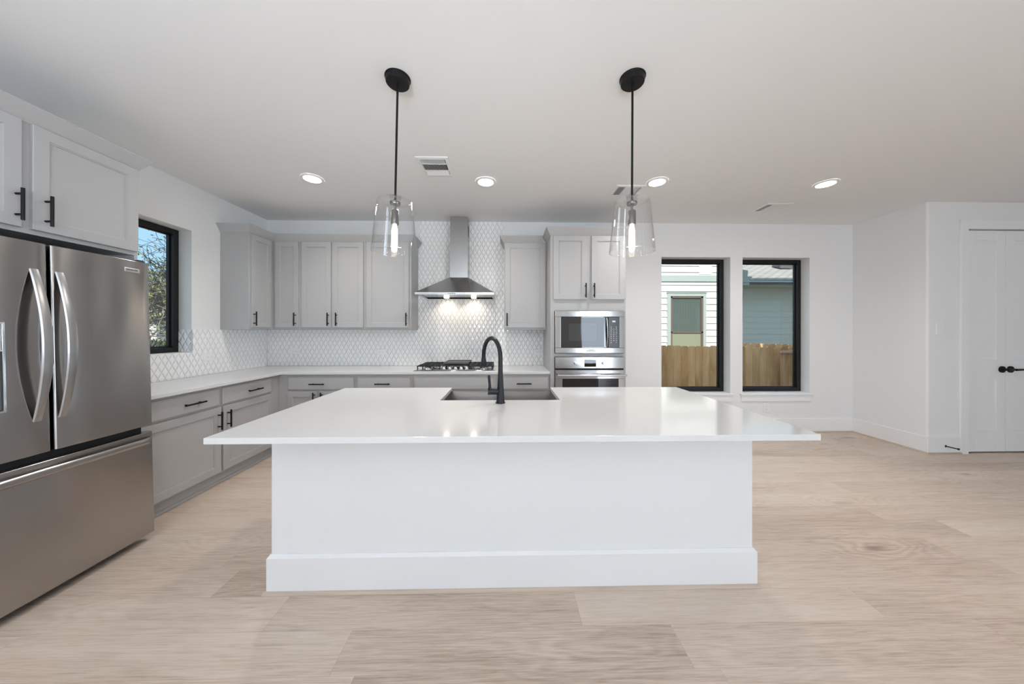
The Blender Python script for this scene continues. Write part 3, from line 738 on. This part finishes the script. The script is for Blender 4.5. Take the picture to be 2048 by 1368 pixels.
for i in range(25):
    t = i / 24; y = y0 + .012 + (y1 - y0 - .024) * t; s = min(1, math.sin(PI * t) * 6)
    o = .012 + .026 * s
    L.append([FF(y, o + .012 * s * math.cos(q) - (.012 if s < .2 else 0), .652 + .020 * math.sin(q)) for q in [2 * PI * k / 14 for k in range(14)]])
MB().loops(L).build('handle', M_FRIDGE, dw, smooth=True, label='long horizontal drawer handle')
b = MB().box(1.936, 2.013, .0002, .0070, 1.718, 1.742, FF).build('badge', M_BADGE, dr, bevel=.001)
text('badge_lettering', 'FRIGIDAIRE', 0.016, M_INK, MB_LEFT(fx + .0074, 1.9745, 1.730), b, 0.062)
# water dispenser on the left door, mostly outside the picture
m = MB(); a0, a1, c0, c1 = 1.25, 1.476, .975, 1.392; bb = .008
m.rings(a0, a1, c0, c1, [(0, .0003), (0, .0125), (bb, .0125), (bb + .002, .008)], FF)
dp = m.build('water_dispenser', M_CHROME, dl, bevel=.001)
MB().box(a0 + .01, a1 - .01, .002, .0105, 1.262, c1 - .01, FF).build('control_panel', M_GREYPL, dl, label='grey dispenser panel')
m = MB(); m.rings(a0 + .010, a1 - .010, c0 + .01, 1.258, [(0, .0022), (0, .0118), (.006, .0118), (.012, .0085)], FF)
m.build('dispenser_recess', M_DKGREY, dl)
for yy in (y0 + .03, y1 - .05):
    MB().box(yy, yy + .03, -.14, -.01, 1.793, 1.806, FF).build('hinge_cover', M_DKGREY, e)
MB().box(y0 + .03, y1 - .03, -.08, -.055, .052, .068, FF).build('base_grille', M_DARKGAP, e)
for u in (y0 + .08, y1 - .08):
    for n in (-.12, -.68): MB().cyl(FF(u, n, .003 - n * LEAN), FF(u, n, .066), .018, seg=12).build('foot', M_DKGREY, e)
e.rotation_euler = (0, -LEAN, 0)

# ------------------------------------------------------------------ island
ix0, ix1, iy0, iy1 = -1.213, 1.320, 1.630, 2.452
e = empty('kitchen_island', (0.05, 2.04, 0), 'white painted kitchen island with tall base trim in the middle', 'island')
m = MB(); tk = .019
zt = ZC - CT - .0005
m.box(ix0, ix1, iy0, iy0 + tk, 0, zt); m.box(ix0, ix0 + tk, iy0 + tk, iy1, 0, zt); m.box(ix1 - tk, ix1, iy0 + tk, iy1, 0, zt)
m.box(ix0 + tk, -.47, iy1 - tk, iy1, .1, zt); m.box(.40, ix1 - tk, iy1 - tk, iy1, .1, zt); m.box(-.47, .40, iy1 - tk, iy1, .1, .60)
m.box(ix0 + tk, ix1 - tk, iy0 + tk, iy1 - tk, .1, .118)
m.build('body', M_ISL, e)
m = MB(); bt = .016
L = []
for o, z in ((.0004, .0), (bt, .0), (bt, .180), (.004, .196), (.0004, .196)):
    L.append([(ix0 - o, iy1, z), (ix0 - o, iy0 - o, z), (ix1 + o, iy0 - o, z), (ix1 + o, iy1, z)])
k = MB(); k.loops(L + [L[0]], False, False, closed=False)
k.f.append(tuple(4 * i for i in range(5))); k.f.append(tuple(4 * i + 3 for i in range(5)))
k.build('base_trim', M_ISL, e)
m = MB(); o = bt + .0002
quarter(m, (ix0 - o - .012, iy0 - o, 0), (ix1 + o + .012, iy0 - o, 0), (0, -1, 0), .014)
quarter(m, (ix1 + o, iy0 - o, 0), (ix1 + o, iy1, 0), (1, 0, 0), .014); quarter(m, (ix0 - o, iy0 - o, 0), (ix0 - o, iy1, 0), (-1, 0, 0), .014)
m.build('shoe_moulding', M_SHOE, e, smooth=True, label='oak shoe moulding')
# island worktop with a notch for the apron sink
sx0, sx1, sy0 = -.428, .358, 2.030
poly = [(-1.274, 1.329), (1.384, 1.329), (1.384, 2.484), (sx1, 2.484), (sx1, sy0), (sx0, sy0), (sx0, 2.484), (-1.274, 2.484)]
o = MB().prism(poly, ZC - CT, ZC).build('island_countertop', M_QUARTZ, bevel=0.002)
tag(o, 'white quartz worktop overhanging the kitchen island, notched for the sink', 'countertop')
# apron front sink
e = empty('apron_sink', (-.035, 2.25, .64), 'stainless apron front sink set in the island worktop', 'sink')
zs, zb = ZC - CT - .001, .645
ox0, ox1, oy0, oy1 = sx0 - .022, sx1 + .022, sy0 - .02, 2.500
o = [(ox0, oy0), (ox1, oy0), (ox1, oy1), (ox0, oy1)]
inn = lambda i, z: [(ox0 + i, oy0 + i, z), (ox1 - i, oy0 + i, z), (ox1 - i, oy1 - i, z), (ox0 + i, oy1 - i, z)]
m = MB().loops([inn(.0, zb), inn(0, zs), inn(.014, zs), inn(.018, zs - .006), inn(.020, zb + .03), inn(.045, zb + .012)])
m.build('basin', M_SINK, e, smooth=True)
MB().lathe([(.045, 0), (.045, .003), (.036, .004), (.03, .001)], (-.035, 2.25, zb + .0125), 24).build('drain', M_CHROME, e, smooth=True)
# faucet
fxx, fyy = -.033, 1.950
e = empty('kitchen_faucet', (fxx, fyy, ZC), 'tall matte black gooseneck faucet behind the island sink', 'faucet')
d = Vector((-.49, .87, 0)).normalized(); R = .123
pts = [Vector((fxx, fyy, ZC + .0005)), Vector((fxx, fyy, ZC + .10)), Vector((fxx, fyy, ZC + .20)), Vector((fxx, fyy, 1.165))]
rs = [.0270, .0200, .0150, .0138]
cz = 1.183
for k in range(0, 13):
    a = PI - PI * 1.0 * k / 12
    pts.append(Vector((fxx, fyy, cz)) + d * (R + R * math.cos(a)) + Vector((0, 0, R * math.sin(a)))); rs.append(.0136)
pts.append(pts[-1] + Vector((0, 0, -.015))); rs.append(.014)
MB().tube(pts, rs, 20).build('neck', M_FAUCET, e, smooth=True)
tip = pts[-1]
MB().tube([tip + Vector((0, 0, -.001)), tip + Vector((0, 0, -.02)), tip + Vector((0, 0, -.052)), tip + Vector((0, 0, -.056))], [.0145, .017, .022, .020], 20).build('spray_head', M_FAUCET, e, smooth=True)
m = MB().cyl((fxx - .012, fyy, .972), (fxx - .078, fyy, .972), .0215, seg=20)
m.tube([(fxx - .066, fyy, .985), (fxx - .068, fyy, 1.02), (fxx - .072, fyy, 1.068), (fxx - .072, fyy, 1.075)], [.0095, .0085, .0085, .007], 12)
m.build('lever', M_FAUCET, e, smooth=True)
MB().lathe([(.031, 0), (.031, .004), (.028, .006)], (fxx, fyy, ZC + .0002), 28).build('base_ring', M_FAUCET, e, smooth=True)

# ------------------------------------------------------------------ pendant lamps
def pendant(label):
    x, y = -.614, 1.770
    e = empty('pendant_lamp', (x, y, H), label, 'pendant lamp', 'clear glass pendants over the island')
    MB().lathe([(.071, -.0005), (.071, -.004), (.066, -.009), (.064, -.030), (.060, -.034)], (x, y, H), 40).build('canopy', M_BLACK, e, smooth=True)
    MB().cyl((x, y, H - .034), (x, y, 2.09), .0062, seg=14).build('rod', M_BLACK, e, smooth=True)
    m = MB().lathe([(.0275, -.004), (.029, 0), (.029, .010), (.020, .014), (.010, .022)], (x, y, 2.073), 28)
    m.cyl((x, y, 2.03), (x, y, 2.072), .0065, seg=12)
    m.build('shade_holder', M_NICKEL, e, smooth=True)
    MB().lathe([(.018, 2.036), (.0215, 2.030), (.0215, 1.958), (.019, 1.956)], (x, y, 0), 28).build('socket', M_NICKEL, e, smooth=True)
    prof = [(.022, 2.0905), (.080, 2.094), (.092, 2.090), (.0965, 2.080), (.124, 1.800), (.1215, 1.800), (.094, 2.079), (.090, 2.087), (.079, 2.0905), (.022, 2.0875), (.022, 2.0905)]
    MB().lathe(prof, (x, y, 0), 64, cap=False).build('glass_shade', M_SHADE, e, smooth=True, label='clear tapered glass shade')
    MB().lathe([(.011, 1.957), (.012, 1.945), (.0165, 1.925), (.017, 1.830), (.013, 1.808), (.004, 1.800)], (x, y, 0), 24).build('bulb', M_BULB, e, smooth=True, label='lit tubular bulb')
    return e
p1 = pendant('left of the two clear glass pendant lamps over the island')
p2 = dup(p1, (1.332, -.030, 0), 'right of the two clear glass pendant lamps over the island')
p1.rotation_euler = (0, .020, 0); p2.rotation_euler = (0, .004, 0)
for x, y in ((-.626, 1.77), (.717, 1.74)):
    lamp('pendant_glow', 'POINT', (x, y, 1.77), 2.5, (1, .80, .58), shadow_soft_size=.03)

# ------------------------------------------------------------------ ceiling lights and vents
CANS = [(-1.818, 2.945, 'leftmost round recessed ceiling light, nearest the left wall'), (-0.193, 2.972, 'round recessed ceiling light between the two pendants'),
        (1.453, 2.942, 'round recessed ceiling light just right of the right pendant'), (3.105, 2.940, 'rightmost round recessed ceiling light, nearest the right wall')]
x, y, lb = CANS[0]
e0 = empty('recessed_light', (x, y, H), lb, 'ceiling light', 'recessed lights in a row')
MB().lathe([(.097, -.0005), (.097, -.004), (.090, -.010), (.074, -.012), (.068, -.006)], (x, y, H), 40, cap=False).build('trim_ring', M_PLASTIC, e0, smooth=True)
MB().lathe([(.0685, -.0035), (.068, -.007), (.05, -.010), (.01, -.011)], (x, y, H), 36).build('lens', M_LED, e0, smooth=True, label='glowing lens')
for a, b, lb in CANS[1:]: dup(e0, (a - x, b - y, 0), lb)
for a, b, _ in CANS: lamp('recessed_glow', 'SPOT', (a, b, H - .02), 56, (1, .965, .93), (0, 0, 0), spot_size=2.5, spot_blend=1.0, shadow_soft_size=.06)

def vent(x0, x1, y0, y1, banks, label):
    e = empty('ceiling_vent', ((x0 + x1) / 2, (y0 + y1) / 2, H), label, 'vent', 'air vents in the ceiling')
    fr = Fr('C', H); m = MB(); w_ = .032
    m.loops([[fr(x0 + i, y0 + i, z), fr(x1 - i, y0 + i, z), fr(x1 - i, y1 - i, z), fr(x0 + i, y1 - i, z)] for i, z in ((0, .0005), (.002, .006), (w_ - .004, .010), (w_, .002))], cap0=False, cap1=False)
    m.build('frame', M_PLASTIC, e)
    MB().box(x0 + w_ - .004, x1 - w_ + .004, y0 + w_ - .004, y1 - w_ + .004, .0004, .0015, fr).build('duct_opening', M_DKGREY, e)
    a0, a1, b0, b1 = x0 + w_, x1 - w_, y0 + w_, y1 - w_
    for (axis, f0, f1, run, tilt) in banks:
        if axis == 'x': r0, r1, s0, s1 = a0 + (a1 - a0) * f0, a0 + (a1 - a0) * f1, b0, b1
        else: r0, r1, s0, s1 = a0, a1, b0 + (b1 - b0) * f0, b0 + (b1 - b0) * f1
        m = MB(); p = .0125
        if run == 'x':                                  # blades run along x
            k = s0 + .004
            while k < s1 - .006:
                m.loops([[fr(q, k, .003), fr(q, k + .0015, .003), fr(q, k + .0015 + tilt, .0105), fr(q, k + tilt, .0105)] for q in (r0 + .003, r1 - .003)]); k += p
        else:
            k = r0 + .004
            while k < r1 - .006:
                m.loops([[fr(k, q, .003), fr(k + .0015, q, .003), fr(k + .0015 + tilt, q, .0105), fr(k + tilt, q, .0105)] for q in (s0 + .003, s1 - .003)]); k += p
        m.build('louvre_bank', M_PLASTIC, e)
    for axis, f0, *_ in banks[1:]:
        m = MB()
        if axis == 'x': q = a0 + (a1 - a0) * f0; m.box(q - .003, q + .003, b0, b1, .002, .011, fr)
        else: q = b0 + (b1 - b0) * f0; m.box(a0, a1, q - .003, q + .003, .002, .011, fr)
        m.build('divider', M_PLASTIC, e)
vent(-.748, -.478, 2.556, 2.876, [('y', 0, .27, 'x', -.003), ('y', .27, .70, 'y', .002), ('y', .70, 1, 'x', .009)], 'square white ceiling vent beside the left pendant rod')
vent(1.088, 1.378, 3.012, 3.262, [('x', 0, .3, 'y', -.001), ('x', .3, .68, 'x', .001), ('x', .68, 1, 'y', .004)], 'square white ceiling vent behind the right pendant rod')
vent(2.925, 3.235, 3.400, 3.652, [('x', 0, .24, 'y', -.004), ('x', .24, .66, 'y', .0095), ('x', .66, 1, 'y', .0105)], 'square white ceiling vent nearest the right wall')

# ------------------------------------------------------------------ plates
def outlet(fr, u0, u1, z0, z1, n0, label, horiz):
    e = empty('wall_outlet', fr((u0 + u1) / 2, n0, (z0 + z1) / 2), label, 'outlet')
    m = MB().rings(u0, u1, z0, z1, [(0, n0), (0, n0 + .003), (.004, n0 + .006)], fr); m.build('cover_plate', M_PLASTIC, e)
    uc, zc_ = (u0 + u1) / 2, (z0 + z1) / 2; n1_ = n0 + .006
    for s in (-1, 1):
        a, b = (uc + s * .021, zc_) if horiz else (uc, zc_ + s * .021)
        r = MB().rings(a - .015, a + .015, b - .015, b + .015, [(0, n1_), (.001, n1_ + .0015)], fr).build('receptacle', M_PLASTIC, e)
        m = MB()
        for q in (-.005, .005):
            if horiz: m.box(a - .004, a + .004, n1_ + .0015, n1_ + .0018, b + q - .001, b + q + .001, fr)
            else: m.box(a + q - .001, a + q + .001, n1_ + .0015, n1_ + .0018, b - .004, b + .004, fr)
        m.build('slot', M_DKGREY, r)
nt_ = .0095
outlet(FL, 3.215, 3.338, 1.043, 1.118, nt_, 'white outlet on the left wall tile under the window', True)
outlet(FB, -2.792, -2.668, 1.052, 1.128, nt_, 'white outlet on the back wall tile nearest the corner', True)
outlet(FB, -1.680, -1.556, 1.042, 1.118, nt_, 'white outlet on the back wall tile left of the cooktop', True)
outlet(FB, 0.372, 0.490, 1.038, 1.114, nt_, 'white outlet on the back wall tile beside the oven tower', True)
outlet(FB, 3.446, 3.524, 0.268, 0.390, .001, 'upright white outlet low on the wall under the right window', False)
e = empty('light_switch', (4.805, YR, 1.378), 'white switch plate on the wall left of the double door', 'switch')
MB().rings(4.764, 4.846, 1.316, 1.440, [(0, .001), (0, .004), (.004, .007)], FD).build('cover_plate', M_PLASTIC, e)
MB().rings(4.788, 4.822, 1.346, 1.412, [(0, .007), (.001, .010)], FD).build('rocker', M_PLASTIC, e)
e = empty('door_stop', (4.852, YR - BT, .087), 'black rod door stop on the baseboard beside the double door', 'door stop')
a = Vector((4.852, YR - BT - .001, .087)); b = Vector((4.878, YR - BT - .075, .083))
m = MB().tube([a, a + (b - a) * .08], [.014, .010], 14); m.tube([a + (b - a) * .08, b], [.0055, .0055], 10); m.build('rod', M_BLACK, e, smooth=True)
MB().tube([b, b + (b - a) * .16], [.010, .010], 12).build('bumper', M_BLACK, e, smooth=True)

# ------------------------------------------------------------------ outdoors
GZ = -.55
def ground_mat():
    m = mat('grass_and_soil', (.1, .12, .05), .9); n = m.node_tree.nodes; l = m.node_tree.links
    no = n.new('ShaderNodeTexNoise'); no.inputs['Scale'].default_value = 3; no.inputs['Detail'].default_value = 8
    tc = n.new('ShaderNodeTexCoord'); l.new(tc.outputs['Object'], no.inputs['Vector'])
    rp = n.new('ShaderNodeValToRGB'); rp.color_ramp.elements[0].position = .35; rp.color_ramp.elements[0].color = (.10, .105, .05, 1); rp.color_ramp.elements[1].position = .7; rp.color_ramp.elements[1].color = (.34, .28, .20, 1)
    l.new(no.outputs[0], rp.inputs[0]); l.new(rp.outputs[0], n['Principled BSDF'].inputs['Base Color']); return m
M_GROUND = ground_mat()
o = MB().box(-45, 45, -30, 45, GZ - .3, GZ).build('ground', M_GROUND); struct(o, 'grassy ground outside the house', 'ground')

M_CEDAR = wood_mat('cedar_picket', (.56, .31, .125), (.88, .60, .31), (9, 9, 1.6), .75)
M_SIDING = mat('white_lap_siding', (.74, .745, .73), .6)
M_SAGE = mat('sage_grey_siding', (.66, .66, .575), .6)
M_PALETRIM = mat('pale_sage_trim', (.34, .40, .37), .6)
M_BROWN = mat('brown_window_frame', (.14, .10, .085), .5)
M_FASCIA = mat('charcoal_fascia', (.12, .125, .13), .5)
def shingle_mat():
    m = mat('tan_shingles', (.5, .47, .4), .9); n = m.node_tree.nodes; l = m.node_tree.links
    tc = n.new('ShaderNodeTexCoord'); br = n.new('ShaderNodeTexBrick'); br.inputs['Scale'].default_value = 1
    br.inputs['Brick Width'].default_value = .32; br.inputs['Row Height'].default_value = .14; br.inputs['Mortar Size'].default_value = .018
    br.inputs['Color1'].default_value = (.37, .355, .315, 1); br.inputs['Color2'].default_value = (.31, .295, .26, 1); br.inputs['Mortar'].default_value = (.12, .11, .09, 1)
    l.new(tc.outputs['Object'], br.inputs['Vector']); l.new(br.outputs['Color'], n['Principled BSDF'].inputs['Base Color']); return m
M_ROOF = shingle_mat()

# cedar fence: each picket on its own
FY = 6.10
e = empty('cedar_fence', (4.5, FY, GZ), 'dog eared cedar picket fence outside the two tall windows', 'fence')
x = 2.2
i = 0
while x < 7.6:
    wd = .140 + random.uniform(-.004, .004); top = 1.052 + random.uniform(-.016, .016) + .014 * math.sin(x * 2.1)
    yo = random.uniform(-.004, .004); c = .022
    poly = [(x, GZ), (x + wd, GZ), (x + wd, top - c), (x + wd - c, top), (x + c, top), (x, top - c)]
    MB().loops([[(a, FY + yo + q, b) for a, b in poly] for q in (0, .017)]).build('picket', M_CEDAR, e)
    x += wd + random.uniform(.002, .007)
m = MB()
for z in (-.2, .35, .85): m.box(2.2, 7.6, FY + .024, FY + .06, z, z + .088)
m.build('rail', M_CEDAR, e)
e = empty('fence_gate', (5.6, FY - .12, GZ), 'lower cedar gate panel with a pale top rail, right end of the fence', 'gate')
gx = 5.44
for k in range(6):
    MB().box(gx + k * .146, gx + k * .146 + .142, FY - .09, FY - .073, GZ, .925).build('picket', M_CEDAR, e)
M_PALEWOOD = wood_mat('pale_new_pine', (.62, .50, .34), (.72, .60, .42), (2, 30, 30), .7)
MB().box(gx - .015, gx + .90, FY - .13, FY - .092, .925, .972).build('top_rail', M_PALEWOOD, e, label='pale new top rail')
e = empty('rear_fence', (6.4, 7.0, GZ), 'second cedar fence standing just behind the first, sunlit tips', 'fence')
x = 4.9
while x < 8.4:
    top = 1.09 - .03 * (x - 5.2)
    poly = [(x, GZ), (x + .14, GZ), (x + .14, top - .022), (x + .118, top), (x + .022, top), (x, top - .022)]
    MB().loops([[(a, 7.0 + q, b) for a, b in poly] for q in (0, .017)]).build('picket', M_CEDAR, e)
    x += .146

def lap(mb, x0, x1, y, z0, z1, ex, hole=None, st=.036):
    z = z0
    while z < z1 - .01:
        zt_ = min(z + ex, z1)
        segs = [(x0, x1)]
        if hole and zt_ > hole[2] and z < hole[3]: segs = [(x0, hole[0]), (hole[1], x1)]
        for a, b in segs:
            mb.loops([[(q, y - st, z), (q, y - .006, zt_ + .012), (q, y + .01, zt_ + .02), (q, y + .01, z)] for q in (a, b)])
        z += ex
HY = 8.5
e = empty('white_siding_house', (4.5, 10, GZ), 'neighbouring white lap siding house outside the left tall window', 'house')
m = MB(); lap(m, 1.0, 6.45, HY, GZ, 5.2, .177, (4.462, 5.556, .55, 2.41))
m.build('siding', M_SIDING, e)
MB().box(1.0, 6.44, HY + .012, 14, GZ, 5.2).build('wall', M_SIDING, e)
MB().box(.8, 6.47, HY - .06, HY - .023, 2.728, 2.897).build('belt_board', M_PALETRIM, e)
MB().box(5.36, 5.72, HY - .035, HY - .022, 2.93, 3.24).build('mounting_block', M_SIDING, e)
m = MB(); wx0, wx1, wz1 = 4.462, 5.556, 2.412
for a in ((wx0, wx0 + .10, .45, wz1), (wx1 - .085, wx1, .45, wz1), (wx0 + .1, wx1 - .085, wz1 - .09, wz1)): m.box(a[0], a[1], HY - .045, HY + .011, a[2], a[3])
m.box(wx0 - .02, wx1 + .02, HY - .06, HY - .04, wz1, wz1 + .02)
wf = m.build('window_casing', M_PALETRIM, e)
m = MB()
ax0, ax1 = wx0 + .10, wx1 - .085
for a in ((ax0, ax0 + .05, .5, wz1 - .09), (ax1 - .05, ax1, .5, wz1 - .09), (ax0, ax1, wz1 - .14, wz1 - .09), (ax0, ax1, 1.30, 1.345)): m.box(a[0], a[1], HY - .032, HY + .009, a[2], a[3])
m.build('window_frame', M_BROWN, wf)
M_GREENGLASS = mat('greenish_house_glass', (.085, .115, .10), .06, spec=.8)
M_LOWGLASS = mat('pale_green_blind', (.24, .27, .19), .35, spec=.6)
MB().box(ax0, ax1, HY - .004, HY + .002, 1.33, wz1 - .1).build('upper_pane', M_GREENGLASS, wf)
MB().box(ax0, ax1, HY - .008, HY - .002, .5, 1.32).build('lower_pane', M_LOWGLASS, wf)
m = MB()  # dark strips standing in for lines reflected in the upper pane
for k in range(11):
    u = ax0 + .07 + k * (ax1 - ax0 - .14) / 10; z_ = (1.345, 2.2 - .08 * (k % 3)); m.box(u - .005, u + .005, HY - .010, HY - .004, z_[0], z_[1])
m.build('pane_reflection_lines', M_FASCIA, wf)
MB().box(6.452, 6.72, HY - .10, HY + .5, 2.62, 2.70).build('gutter', M_PALETRIM, e)
m = MB().loops([[(6.452, HY - .12, z), (6.452 + w2, HY - .12, z), (6.452 + w2, HY + .4, z), (6.452, HY + .4, z)] for w2, z in ((.18, 2.701), (.30, 2.80), (.34, 2.86), (.20, 2.865), (.22, 3.02), (.03, 3.06))])
m.build('eave_end', M_PALETRIM, e)

e = empty('sage_siding_house', (11, 12, GZ), 'low sage sided house with tan shingle roof outside the right tall window', 'house')
m = MB(); lap(m, 6.46, 20, 10.62, GZ, 2.87, .2, None, .014); m.build('siding', M_SAGE, e)
MB().box(6.6, 20, 10.632, 17, GZ, 2.86).build('wall', M_SAGE, e)
MB().box(6.48, 20.4, 10.0, 10.035, 2.885, 3.0).build('fascia', M_FASCIA, e)
MB().box(6.48, 20.4, 10.036, 10.66, 2.872, 2.89).build('soffit', M_SAGE, e)
MB().box(6.48, 20.4, 9.955, 9.998, 2.955, 3.0).build('gutter', M_PALETRIM, e)
rf = MB().box(0.02, 14.2, 0, 7.0, -.03, 0).build('roof', M_ROOF)
rf.parent = e; rf.matrix_parent_inverse = Matrix.Translation(-e.location)
rf.location = (6.48, 9.98, 3.04); rf.rotation_euler = (math.atan(.417), 0, 0)
# roof vent
vy = 11.75; vz = 3.04 + .417 * (vy - 9.98)
m = MB().loops([[(10.48, vy - .15, vz - .02), (11.0, vy - .15, vz - .02), (11.0, vy + .25, vz + .12), (10.48, vy + .25, vz + .12)], [(10.44, vy - .18, vz + .10), (11.04, vy - .18, vz + .10), (10.98, vy + .2, vz + .22), (10.5, vy + .2, vz + .22)]])
m.build('roof_vent', M_FASCIA, e)

# outside the left window: a planted bank, two trees and a white shed
M_BARK = mat('pale_bark', (.20, .175, .15), .9, bump=((6, 6, 40), .4, .01))
M_BARKD = mat('dark_bark', (.05, .043, .037), .9)
M_LEAF = mat('yellow_green_leaves', (.17, .185, .05), .7)
M_SHRUB = mat('dark_shrub_leaves', (.07, .09, .045), .7)
m = MB(); N = 26; M_ = 16; L = []
for j in range(M_):
    L.append([(-13.5 + 9.2 * j / (M_ - 1), 4.5 + 9 * i / (N - 1), GZ - .05 + 1.52 * math.sin(PI * j / (M_ - 1)) ** .6 * (.85 + .15 * math.sin(i * .9 + j)) * min(1, i / 4, (N - 1 - i) / 4)) for i in range(N)])
o = MB().loops(L, False, False, closed=False).build('planted_bank', M_GROUND, smooth=True); struct(o, 'earth bank outside the left window', 'ground')
def branch(mb, p, d, r, n, depth, tips, step=.19):
    pts, rs = [p], [r]
    for i in range(n):
        d = (d + Vector((random.gauss(0, .2), random.gauss(0, .2), random.gauss(.02, .13)))).normalized()
        p = p + d * step; pts.append(p); rs.append(max(r * (1 - .5 * (i + 1) / n), .007))
    mb.tube(pts, rs, 6 if depth > 2 else 3)
    tips.append(p)
    if depth == 0: return
    for k in range(5):
        i = random.randint(max(1, n // 3), n); q = pts[i]
        nd = (d * .6 + Vector((random.gauss(0, .65), random.gauss(0, .65), random.gauss(.1, .5)))).normalized()
        branch(mb, q, nd, max(rs[i] * .6, .007), max(3, n - 1), depth - 1, tips, step * .86)
def leafs(mb, pts, per, s, rad):
    for p in pts:
        for _ in range(per):
            c = p + Vector((random.gauss(0, rad), random.gauss(0, rad), random.gauss(0, rad)))
            a = Vector((random.gauss(0, 1), random.gauss(0, 1), random.gauss(0, 1))).normalized(); b = a.orthogonal().normalized(); n_ = a.cross(b) * .15
            mb.add([c - a * s, c + b * s * .45 + n_ * s, c + a * s, c - b * s * .45 + n_ * s], [(0, 1, 2, 3)])
def tree(x, y, z, d0, r, depth, n, bark, per, label):
    e = empty('tree', (x, y, z), label, 'tree'); tips = []
    m = MB(); branch(m, Vector((x, y, z)), Vector(d0).normalized(), r, n, depth, tips); m.build('branches', bark, e, smooth=True)
    m = MB(); leafs(m, tips, per, .05, .20); m.build('foliage', M_LEAF, e)
random.seed(11)
tree(-8.30, 7.45, .78, (-.15, .05, 1), .045, 4, 7, M_BARK, 1, 'slender pale barked tree close outside the left window')
tree(-12.7, 11.7, .0, (.0, .0, 1), .10, 5, 12, M_BARKD, 1, 'taller dark twiggy tree farther out beyond the left window')
shr = [(-5.9, 5.3, .95), (-6.75, 6.3, .95), (-6.0, 6.35, .92), (-10.6, 9.9, .9), (-10.3, 9.2, .92)]
for k, (x, y, z) in enumerate(shr):
    e = empty('shrub', (x, y, z - .2), ['dark spiky shrub nearest the left window glass', 'dark spiky shrub second out from the left window', 'dark spiky shrub at the right edge of the left window view', 'dark spiky shrub at the foot of the pale tree', 'dark spiky shrub behind the pale tree'][k], 'shrub', 'shrubs on the bank')
    m = MB()
    for _ in range(130):
        a = Vector((random.gauss(0, .5), random.gauss(0, .5), abs(random.gauss(.5, .35)))).normalized() * random.uniform(.2, .42)
        s = a.cross(Vector((0, 0, 1))).normalized() * .012; c = Vector((x, y, z - .12)) + Vector((random.gauss(0, .08), random.gauss(0, .08), 0))
        m.add([c - s, c + s, c + a * .6 + s * 1.4 + Vector((0, 0, .03)), c + a, c + a * .6 - s * 1.4 + Vector((0, 0, .03))], [(0, 1, 2, 3, 4)])
    m.build('foliage', M_SHRUB, e)
    MB().cyl((x, y, GZ), (x, y, z - .1), .02, seg=6).build('stem', M_BARKD, e)
e = empty('white_shed', (-20.6, 18.5, GZ), 'small white outbuilding with pale green roof beyond the left window', 'shed')
MB().box(-22.5, -18.75, 17, 20, GZ, 2.0).build('wall', M_SIDING, e)
MB().loops([[(a, 16.7, 2.05), (a, 18.5, 3.0), (a, 20.3, 2.05), (a, 20.3, 1.96), (a, 16.7, 1.96)] for a in (-22.8, -18.5)]).build('roof', mat('olive_roof', (.30, .29, .17), .8), e)
